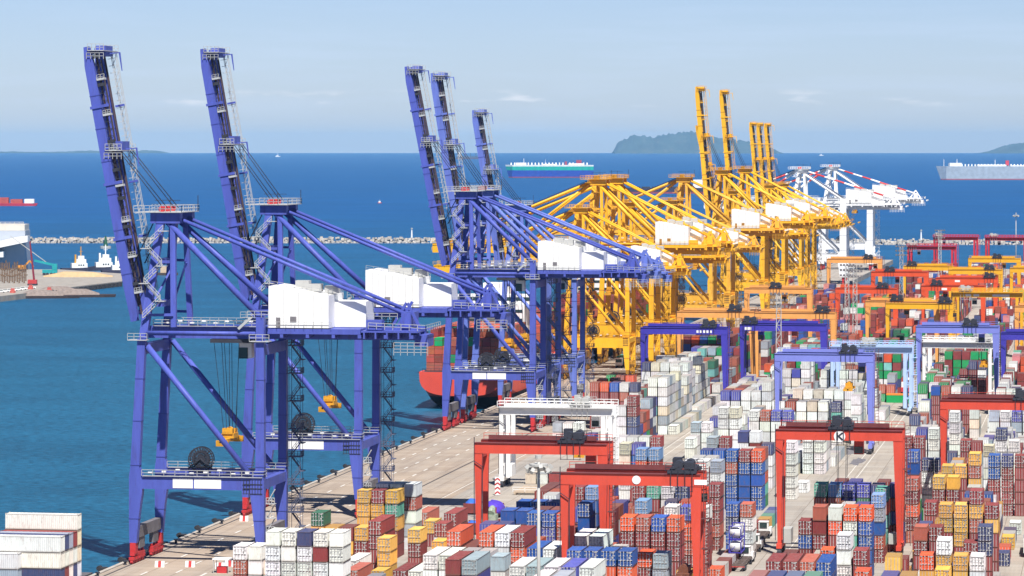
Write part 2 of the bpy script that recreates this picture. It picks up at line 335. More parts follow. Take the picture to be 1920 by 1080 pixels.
        for t in (.97, .62):
            b = MB(); p = pt(t, 1.4, 9); b.bar(p, (p[0] + 3.8, 9, p[2] + .3), .2, .25); b.bar((p[0] + 3.7, 9, p[2] + .3), (p[0] + 4.2, 9, p[2] - 3.2), .3, .3, .15, .15)
            b.box(p[0] - .4, p[0] + 1.6, 6.5, 11.5, p[2] - .4, p[2] + 1.6)
            b.build('hoist_bracket', c, root)
        b = MB()
        for y, a in ((5.2, 0), (12.9, .4)):
            for o in (0, .8): b.tube((4.4 + o, y, za + .6), pt(.62, 2.4 + o * .6, y), .09, 5)
            b.tube((3.4, y, za), pt(.2, 1.6, y), .12, 5)
        build_each(b, 'forestay', dk, root, True)
    else:
        tx = tip[0]
        for y in (5.3, 11.3): MB().box(tx, -.2, y, y + 1.4, 42.4 - th * .6, 44.7).build('boom', c, root)
        b = MB()
        for k in range(7): b.box(tx + .5 + k * (-tx - 2) / 6, tx + 1.3 + k * (-tx - 2) / 6, 6.7, 11.3, 42.8, 43.6)
        build_each(b, 'boom_tie', c, root)
        b = MB().rail([(tx, 4.4, 44.8), (-2, 4.4, 44.8)], 1.2, 2.4); b.rail([(tx, 13.6, 44.8), (-2, 13.6, 44.8)], 1.2, 2.4); b.rail([(tx, 4.0, 42.2), (tx + 8, 4.0, 42.2)], 1.2, 1.6); b.build('railing', M['main'] if red is None else gr, root)
        for y in (5.6, 12.4):
            for xe in (tx * .47, tx * .92):
                MB().tube((3.2, y, za - .8), (xe, y, 45.0), .42, 8).build('forestay', M.get('stay', c), root, True)
            MB().tube((3.0, y, za), (tx * .95, y, 45.2), .1, 5).build('rope', dk, root)
    # trolley, cab, ropes, spreader
    b = MB().box(13.5, 22, 5.2, 12.8, 41.6, 42.3); b.box(15, 18, 6.9, 11.1, 42.3, 43.5); b.build('trolley', dk, root)
    cb = MB().box(18.6, 21.0, 7.6, 9.8, 38.6, 41.5).build('operator_cab', M['white'], root)
    MB().box(18.5, 20.3, 7.5, 9.2, 38.5, 40.6).build('window', M['glass'], cb)
    b = MB()
    for k in range(6): b.tube((13.9 + k * .75, 6.6 + (k % 2) * 4.8, 41.7), (15.6 + k * .3, 7.4 + (k % 2) * 3.2, rope_z + 1.8), .055, 4)
    b.tube((18.2, 9, 41.6), (17.6, 9, rope_z + 1), .05, 4)
    build_each(b, 'hoist_rope', dk, root)
    b = MB().box(15.2, 17.6, 7.2, 10.8, rope_z + .3, rope_z + 1.2); b.box(15.4, 17.4, 7.0, 8.3, rope_z + 1.1, rope_z + 2.2); b.box(15.4, 17.4, 9.7, 11.0, rope_z + 1.1, rope_z + 2.0); b.disc((16.4, 8.6, rope_z + 1.7), .7, .8, 'y', 12)
    b.box(15.9, 16.9, 3.0, 15.0, rope_z - .3, rope_z + .3)
    for y in (3.0, 14.4): b.box(15.2, 17.6, y, y + .6, rope_z - .9, rope_z + .2)
    b.build('spreader', M['spreader'], root)
    # stair tower on the landward far leg, cable reel, sign panels
    b = MB(); z = 3.0; k = 0
    for xx in (26.1, 28.3):
        for yy in (BAY - 1.1, BAY + 1.1): b.bar((xx, yy, .3), (xx, yy, 43), .09, .09)
    while z < 41:
        xa, xb = (26.2, 28.2) if k % 2 == 0 else (28.2, 26.2); yy = BAY - .8 if k % 2 == 0 else BAY + .5
        b.bar((xa, yy, z), (xb, yy, z + 2.6), .12, .7); b.rail([(xa, yy - .5, z), (xb, yy - .5, z + 2.6)], 1.0, 1.3, .075)
        if k % 2: b.box(25.9, 28.5, BAY - 1.2, BAY + 1.2, z + 2.6, z + 2.75); b.rail([(25.9, BAY - 1.2, z + 2.7), (28.5, BAY - 1.2, z + 2.7)], 1.1, .65, .11); b.rail([(28.5, BAY - 1.2, z + 2.7), (28.5, BAY + 1.2, z + 2.7)], 1.1, .6, .1)
        else: b.box(28.0, 28.9, BAY - 1.2, BAY + 1.2, z + 2.55, z + 2.7)
        z += 2.68; k += 1
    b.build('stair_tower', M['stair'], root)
    b = MB(); z = 1.0
    while z < 13:
        b.rail([(25.9, -.6, z), (27.5, -.6, z)], 1.1, .6, .1); b.box(25.8, 27.6, -.7, .6, z - .1, z); b.bar((25.9, .2, z), (27.4, .2, z + 2.6), .15, .6); z += 2.7
    b.build('access_stair', gr, root)
    b = MB().disc((8.6, BAY - 1.5, 18.3), .55, 1.4, 'y', 12)
    for k in range(24):
        a, a2 = k * math.pi / 12, (k + 1) * math.pi / 12
        for yy in (BAY - 1.45, BAY - .2):
            for r_ in (1.5, 2.4): b.bar((8.6 + math.cos(a) * r_, yy, 18.3 + math.sin(a) * r_), (8.6 + math.cos(a2) * r_, yy, 18.3 + math.sin(a2) * r_), .2, .16)
            b.bar((8.6 + math.cos(a) * .5, yy, 18.3 + math.sin(a) * .5), (8.6 + math.cos(a) * 2.4, yy, 18.3 + math.sin(a) * 2.4), .16, .1)
        b.bar((8.6 + math.cos(a) * 1.5, BAY - 1.0, 18.3 + math.sin(a) * 1.5), (8.6 + math.cos(a2) * 1.5, BAY - 1.0, 18.3 + math.sin(a2) * 1.5), .5, .9)
    b.bar((6.2, BAY - 1.7, 16.5), (8.6, BAY - 1.7, 18.5), .25, .3); b.bar((11, BAY - 1.7, 16.5), (8.6, BAY - 1.7, 18.5), .25, .3)
    b.build('cable_reel', dk, root)
    for xa, xb in ((7.8, 11.7), (11.95, 17.2)): MB().box(xa, xb, -.72, -.66, 14.45, 16.25).build('sign_panel', M['white'], root)
    b = MB()
    for k in range(7): b.bar((21.6 + k * .55, -.8, 13.5), (21.6 + k * .55, -.8, 16.2), .1, .1)
    for z in (13.6, 14.6, 15.4): b.bar((21.4, -.8, z), (25.2, -.8, z), .12, .12)
    b.build('ladder_cage', dk, root)
    return root
CR = dict(rail=mat('galvanised_rail', (.42, .43, .43), .6, .1), red=mat('bogie_red', (.50, .035, .04), .55, .25, dirt=(.1, .04, .03), dirt_amt=.5), grey=mat('beam_grey', (.17, .16, .17), .7, .3, .4, dirt=(.15, .06, .03), dirt_amt=.6),
          grey2=mat('unit_grey', (.42, .42, .40), .7, .1), white=mat('white_paint', (.80, .80, .78), .5, .05), glass=mat('dark_glass', (.03, .05, .05), .1, .05, spec=.6), house=mat('house_white', (.80, .80, .78), .55, .05, .25, dirt=(.5, .47, .42), dirt_amt=.25),
          spreader=mat('spreader_yellow', (.62, .30, .02), .6, .35, .8, dirt=(.05, .04, .03), dirt_amt=.8), dark=mat('machinery_dark', (.035, .037, .05), .6, .3), rust=mat('rail_rust', (.075, .05, .06), .8, .3), stair=mat('stair_dark', (.10, .11, .17), .7, .2))
blue = dict(CR, seam=mat('seam_blue', (.055, .07, .30), .6, .2), main=mat('crane_blue', (.080, .105, .41), .45, .18, .5, dirt=(.06, .045, .12), dirt_amt=.6, stretch=(1, 1, .14), spec=.2))
paleblue = dict(CR, seam=mat('seam_blue', (.055, .07, .30), .6, .2), main=mat('crane_pale_blue', (.13, .18, .52), .5, .18, .5, dirt=(.09, .08, .2), dirt_amt=.6, stretch=(1, 1, .14), spec=.2))
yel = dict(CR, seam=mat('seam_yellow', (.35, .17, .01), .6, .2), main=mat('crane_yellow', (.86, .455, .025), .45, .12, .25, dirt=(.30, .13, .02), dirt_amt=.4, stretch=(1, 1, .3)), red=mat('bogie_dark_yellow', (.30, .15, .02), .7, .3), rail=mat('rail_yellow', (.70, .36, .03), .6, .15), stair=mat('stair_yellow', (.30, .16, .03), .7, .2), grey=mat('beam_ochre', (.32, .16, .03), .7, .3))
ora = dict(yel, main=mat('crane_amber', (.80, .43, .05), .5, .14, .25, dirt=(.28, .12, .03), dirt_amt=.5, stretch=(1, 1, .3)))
whi = dict(CR, seam=CR['grey2'], main=mat('crane_white', (.80, .80, .80), .5, .05), stair=CR['white'], rail=CR['white'], stay=None)
stripe = bpy.data.materials.new('stay_red_white'); stripe.use_nodes = True
_t = stripe.node_tree; _tc = _t.nodes.new('ShaderNodeTexCoord'); _w = _t.nodes.new('ShaderNodeTexWave'); _w.inputs['Scale'].default_value = .035; _w.bands_direction = 'X'
_c = _t.nodes.new('ShaderNodeValToRGB'); _c.color_ramp.interpolation = 'CONSTANT'; _c.color_ramp.elements[0].color = (.8, .8, .8, 1); _c.color_ramp.elements[1].position = .5; _c.color_ramp.elements[1].color = (.55, .04, .04, 1)
_t.links.new(_tc.outputs['Object'], _w.inputs['Vector']); _t.links.new(_w.outputs['Fac'], _c.inputs[0]); _t.links.new(_c.outputs[0], _t.nodes['Principled BSDF'].inputs['Base Color'])
whi['stay'] = stripe
SHIPBOX = []
HAZE = 1.7e-5
def crane_spot(pxl):                                    # where on the rail a crane stands whose near waterside leg the photo shows at pxl
    s = 9.9 * (VPX - pxl) / (VPX - 251); d = FPX / s; xc = (pxl - 960) / s
    return (-ST * d + CT * xc, CT * d + ST * xc, 0)

# ------------------------------------------------------------------ yard gantries on rubber tyres (x across the rows, y along the rows)
def make_rtg(c, zb=22.4, W=25.3, tx=14.0, style='box', dark=None, marks=None, spr=None, ladder=True):
    dark = dark or CR['dark']
    root = thing('yard_gantry', cat='gantry crane')
    yb = 7.0
    for y in (0, yb):
        b = MB().box(0, W, y - .55, y + .55, zb, zb + 1.9)
        mbm = b.build('main_beam', c, root)
        if style == 'box': MB().box(.1, W - .1, y - .75, y + .75, zb + 1.9, zb + 2.02).build('rail_deck', top_mats.get(c.name, c), mbm)
        if style == 'box':
            legmesh([(2.2, .45, 1.15), (zb - 3, .1, 1.35), (zb, .0, 1.5)], y, .95).build('leg', c, root)
            legmesh([(2.2, W - 1.15, W - .45), (zb - 4, W - 1.75, W - .1), (zb, W - 1.9, W)], y, .95).build('leg', c, root)
        else:
            for q in (0, W - 2.6):
                b = MB().box(q, q + 1.0, y - .5, y + .5, 2.2, zb); b.box(q + 1.7, q + 2.6, y - .5, y + .5, 2.2, zb)
                for z in (5, 9, 13): b.box(q + .8, q + 1.8, y - .3, y + .3, z, z + .35)
                b.build('leg', c, root)
    for q in (.8, W - .8):
        MB().box(q - .5, q + .5, -1.6, yb + 1.6, 1.5, 2.4).build('sill_beam', c, root)
        MB().box(q - .4, q + .4, .5, yb - .5, zb - .9, zb - .1).build('end_beam', c, root)
        for yy in (-.9, .9, yb - .9, yb + .9):
            MB().disc((q - .35, yy, .8), .8, .7, 'x', 14).build('wheel', CR['dark'], root)
    b = MB().box(1.4, 3.0, -.2, 4.6, 2.45, 5.2); b.box(W - 2.9, W - 1.5, 1.2, 5.2, 2.45, 4.4); build_each(b, 'power_box', CR['white'] if style != 'box' else CR['grey2'], root)
    b = MB()
    if style == 'box':
        b.rail([(.3, yb + .9, zb + 2), (W - .3, yb + .9, zb + 2)], 1.1, 2.4, .08)
        b.build('railing', c, root); MB().box(1.5, W - 3, yb - .9, yb - .8, zb + 2.05, zb + 2.9).build('cable_tray', top_mats.get(c.name, c), root)
    else:
        for yy in (-1.4, yb + 1.4): b.rail([(-.2, yy, zb + 1.9), (W + .2, yy, zb + 1.9)], 1.3, 1.7, .13)
        b.rail([(-.2, .9, zb + 1.9), (W + .2, .9, zb + 1.9)], 1.3, 1.7, .13)
        b.box(-.2, W + .2, -1.5, -.6, zb + 1.75, zb + 1.85); b.box(-.2, W + .2, yb + .6, yb + 1.5, zb + 1.75, zb + 1.85); b.build('railing', c, root)
    t = MB()                                            # trolley with winches
    zt = zb + 2.15
    t.box(tx - 2.4, tx + 2.4, -.9, .6, zt, zt + .5); t.box(tx - 2.4, tx + 2.4, yb - .6, yb + .9, zt, zt + .5); t.box(tx - 2.0, tx - 1.2, -.5, yb + .5, zt + .2, zt + .8); t.box(tx + 1.2, tx + 2.0, -.5, yb + .5, zt + .2, zt + .8)
    t.disc((tx - .7, .6, zt + 1.2), .8, 2.6, 'y', 12); t.disc((tx + .8, 3.6, zt + 1.2), .8, 2.4, 'y', 12); t.box(tx - 2.0, tx - .6, 3.6, 5.6, zt + .6, zt + 2.2); t.box(tx + .3, tx + 1.9, .2, 2.4, zt + .6, zt + 1.8)
    t.rail([(tx - 2.6, -1.1, zt + .4), (tx + 2.6, -1.1, zt + .4)], 1.2, 1.0, .1); t.rail([(tx - 2.6, yb + 1.1, zt + .4), (tx + 2.6, yb + 1.1, zt + .4)], 1.2, 1.0, .1)
    for q in (-1.8, -.6, .6, 1.8): t.bar((tx + q, -.95, zb - .9), (tx + q, -.95, zt), .1, .1)
    t.bar((tx - 1.9, -.95, zb - .8), (tx + 1.9, -.95, zb - .8), .1, .1)
    tr = t.build('trolley', dark if style == 'box' else CR['grey2'], root)
    cb = MB().box(tx + 2.4, tx + 4.2, 1.6, 3.8, zb - 2.8, zb - .3).build('operator_cab', CR['white'] if style != 'box' else c, tr)
    MB().box(tx + 2.5, tx + 4.1, 1.5, 3.7, zb - 2.6, zb - 1.3).build('window', CR['glass'], cb)
    if spr is not None:
        b = MB()
        for q in (-1.0, 1.0):
            for yy in (1.2, 5.6): b.tube((tx + q, yy, zt), (tx + q * .7, yy * .6 + 1.4, spr + 1.2), .05, 4)
        build_each(b, 'hoist_rope', CR['dark'], root)
        b = MB().box(tx - 1.1, tx + 1.1, .3, 6.7, spr, spr + .5); b.box(tx - .9, tx + .9, 1.8, 5.2, spr + .5, spr + 1.5); b.disc((tx, 2.0, spr + 1.3), .6, 2.5, 'y', 10)
        for yy in (-2.0, 8.4): b.box(tx - 1.2, tx + 1.2, yy, yy + .5, spr - .3, spr + .3); b.bar((tx, yy, spr + .1), (tx, 3, spr + .1), .5, .3)
        b.build('spreader', brown_mat if c.name == 'gantry_red' else spr_mat, root)
    b = MB()
    if ladder:
        for q in (W + .35, W + 1.35): b.bar((q, -.2, 2.4), (q, -.2, zb + 3.4), .12, .12)
        z = 2.8
        while z < zb + 3: b.bar((W + .3, -.2, z), (W + 1.4, -.2, z + .25), .1, .1); z += .75
        for z in (7, 12, 17): b.box(W, W + 1.5, -.8, .9, z, z + .12)
        b.build('ladder', c if style != 'box' else ladder_mat, root)
    b = MB().bar((.05, -.75, 3), (.05, -.75, zb + 3.0), .13, .13); b.bar((.05, -.75, zb - 1.4), (1.5, -.75, zb - 2.4), .12, .12); b.bar((1.6, -.7, 2.5), (1.6, -.7, zb - 2.3), .12, .12); b.build('cable', CR['dark'], root)
    for k, a in (marks or []):
        if k == 'plate': MB().box(a, a + 2.1, -.62, -.58, zb + .3, zb + 1.15).build('sign_panel', CR['white'], root)
        if k == 'disc': MB().disc((a, -.64, zb + .95), .72, .05, 'y', 20).build('emblem', CR['white'], root)
        if k == 'emblem':                              # white roundel with a black letter shape
            e = MB().disc((a, -.66, zb + .8), 1.1, .05, 'y', 24).build('emblem', CR['white'], root)
            q = MB().bar((a - .45, -.68, zb + .05), (a - .45, -.68, zb + 1.55), .34, .04); q.bar((a - .25, -.68, zb + .8), (a + .6, -.68, zb + 1.5), .32, .04); q.bar((a - .2, -.69, zb + .85), (a + .6, -.69, zb + .1), .32, .04)
            q.build('letter', CR['dark'], e)
        if k == 'text':
            q = MB()
            for i in range(5): q.box(a + i * 1.0, a + i * 1.0 + .62, -.6, -.57, zb + .5, zb + 1.25)
            q.build('lettering', CR['white'], root)
    return root
top_mats = {'gantry_red': mat('gantry_red_deck', (.17, .045, .045), .8, .25, .6)}
ladder_mat = mat('ladder_maroon', (.13, .05, .05), .7, .2)
spr_mat = CR['spreader']; brown_mat = mat('spreader_brown', (.16, .06, .035), .8, .4, 1.)
RT = dict(red=mat('gantry_red', (.60, .072, .042), .5, .12, .3, dirt=(.25, .05, .04), dirt_amt=.35, stretch=(1, 1, .3)), fred=mat('gantry_vermilion', (.68, .09, .03), .5, .12, .3),
          peri=mat('gantry_periwinkle', (.19, .22, .60), .5, .08, .3), dkb=mat('gantry_dark_blue', (.055, .045, .36), .45, .1, .3), tan=mat('gantry_amber', (.78, .36, .10), .5, .12, .3, dirt=(.35, .13, .03), dirt_amt=.3),
          yel=mat('gantry_yellow', (.78, .40, .02), .5, .12, .3), ltb=mat('gantry_light_blue', (.42, .56, .82), .5, .06, .3), wht=CR['white'], ox=mat('gantry_oxblood', (.50, .03, .05), .5, .1, .3))
RD = {'red': 'red', 'fred': 'vermilion red', 'peri': 'periwinkle blue', 'dkb': 'dark blue', 'tan': 'amber', 'yel': 'yellow', 'ltb': 'pale blue', 'wht': 'white', 'ox': 'oxblood red'}
# colour, left end px, right end px, beam underside py, height of that underside, trolley at, label
RTGS = [
 ('red', 1051, 1321, 907.5, 22.4, 20.5, 'red yard gantry with a white disc on its beam, in front of the truck lane', dict(marks=[('disc', 12.9), ('plate', 22.6)], spr=7.2)),
 ('red', 890, 1146, 849.5, 22.4, 18.0, 'red yard gantry with a plain beam, standing beside the quay apron behind the blue containers', dict()),
 ('red', 1454, 1696, 823.8, 22.4, 12.6, 'red yard gantry with a black and white emblem on its beam', dict(marks=[('emblem', 12.4)], spr=8.5)),
 ('wht', 936, 1154, 777, 16.8, 19.0, 'white yard gantry with railed walkways, on the quay side beyond the red gantries', dict(style='rail', marks=[('plate', 3.6), ('text', 9)], spr=7.5)),
 ('red', 1762, 1999, 767, 22.4, 40.0, 'red yard gantry cut by the right edge, spanning the white and blue stacks', dict()),
 ('peri', 1452, 1640, 677, 23.6, 19.0, 'periwinkle gantry standing in the field of white containers', dict(spr=16.5)),
 ('ltb', 1557, 1712, 661, 18.3, 11.0, 'pale blue yard gantry with a long white railing along its top', dict(style='rail', spr=13.0)),
 ('peri', 1717, 1874, 624, 23.6, 16.0, 'periwinkle gantry behind the white railed one, above the green and maroon stacks', dict()),
 ('wht', 1729, 1867, 652, 17.9, 18.5, 'white yard gantry with railings, over the green, maroon and navy stacks', dict(style='rail', marks=[('text', 4), ('plate', 12), ('text', 17)], spr=12.6)),
 ('dkb', 1876, 2040, 637, 22.5, 40.0, 'dark blue gantry leg and beam at the right edge', dict()),
 ('dkb', 1201, 1367, 626, 22.5, 20.5, 'dark blue yard gantry beside the yellow quay cranes', dict(marks=[('text', 17)])),
 ('dkb', 1387, 1557, 620, 22.5, 3.0, 'dark blue yard gantry behind the lattice light tower', dict(marks=[('plate', 1.6)])),
 ('tan', 1269, 1418, 595, 22.5, 19, 'amber gantry just behind the dark blue gantry nearest the yellow cranes', dict()),
 ('tan', 1415, 1569, 597, 22.5, 22, 'amber gantry whose beam runs behind the lattice light tower', dict()),
 ('tan', 1622, 1762, 575, 23.0, 11, 'amber gantry over stacks of green and grey containers, mid yard', dict()),
 ('tan', 1902, 2050, 585, 22.5, 30, 'amber gantry leg at the right edge of the mid yard', dict()),
 ('tan', 1550, 1655, 493, 22.5, 20, 'amber gantry in front of the white quay cranes, by the far water', dict()),
 ('tan', 1395, 1524, 550, 22.5, 12, 'amber gantry beneath the rear ends of the yellow quay cranes', dict()),
 ('fred', 1566, 1684, 550, 22.5, 18, 'vermilion gantry with its red cab at the right, behind twin floodlight masts', dict()),
 ('fred', 1633, 1741, 518, 22.5, 8, 'vermilion gantry behind the floodlight mast, above maroon stacks', dict(spr=14)),
 ('fred', 1727, 1848, 545, 22.5, 6, 'vermilion gantry with a white plate, left of the long yellow gantry', dict(marks=[('plate', 8)])),
 ('fred', 1754, 1871, 530, 22.5, 22, 'vermilion gantry with a white plate, behind the long yellow gantry', dict(marks=[('plate', 8)])),
 ('yel', 1693, 1785, 507, 22.5, 4, 'short yellow gantry with its trolley at the left end, below the red far gantries', dict()),
 ('ox', 1701, 1793, 468, 22.5, 3, 'red gantry near the far basin with water behind its legs', dict(style='rail')),
 ('ox', 1750, 1834, 450, 22.5, 3, 'red gantry farthest back, in front of the rock breakwater', dict(style='rail')),
 ('ox', 1847, 1938, 451, 22.5, 5, 'red gantry farthest back at the right edge', dict(style='rail')),
 ('yel', 1815, 1930, 492, 22.5, 14, 'yellow gantry behind, cut by the right edge and crossed by the tall light mast', dict()),
 ('yel', 1778, 1880, 514, 22.5, 18, 'yellow gantry just below the one crossed by the tall light mast', dict()),
 ('yel', 1893, 2000, 511, 22.5, 12, 'yellow gantry leg at the right edge in the far yard', dict()),
 ('yel', 1785, 1918, 557, 22.5, 5, 'wide yellow gantry with long white panels and a deep lattice beam', dict(style='rail', marks=[('plate', 5), ('plate', 8), ('plate', 15), ('plate', 17.1), ('plate', 19.2)], spr=9)),
 ('yel', 1660, 1788, 579, 22.5, 22, 'yellow gantry close behind the amber gantry of the mid yard', dict()),
]
def build_rtgs():
    for i, (c, a, b, py, zb, tx, lab, kw) in enumerate(RTGS):
        x, y = P(a, py, zb); x2, _ = P(b, py, zb)
        kw = dict(kw); W_ = min(26.5, max(22.5, x2 - x)) if b < 1925 else 25.3
        o = make_rtg(RT[c], zb, W_, min(tx, W_ - 3) if b < 1925 else tx if tx < 24 else 18.0, **kw)
        o.location = (x, y, 0); tag(o, label=lab, group='rubber tyred yard gantries')

# ------------------------------------------------------------------ shipping containers
CC = dict(W=(.71, .72, .69), C=(.64, .57, .44), G=(.33, .40, .45), Y=(.72, .39, .075), R=(.24, .046, .045), K=(.37, .095, .06), O=(.66, .095, .03), B=(.022, .088, .33), N=(.055, .07, .17),
          V=(.075, .085, .36), T=(.12, .43, .32), A=(.18, .47, .44), E=(.012, .30, .095), D=(.035, .15, .09), L=(.15, .28, .52), P=(.66, .24, .23))
CN = dict(W='white', C='cream', G='grey blue', Y='mustard yellow', R='maroon', K='brick red', O='orange red', B='royal blue', N='navy', V='violet blue', T='mint green', A='aqua', E='bright green', D='dark green', L='light blue', P='salmon')
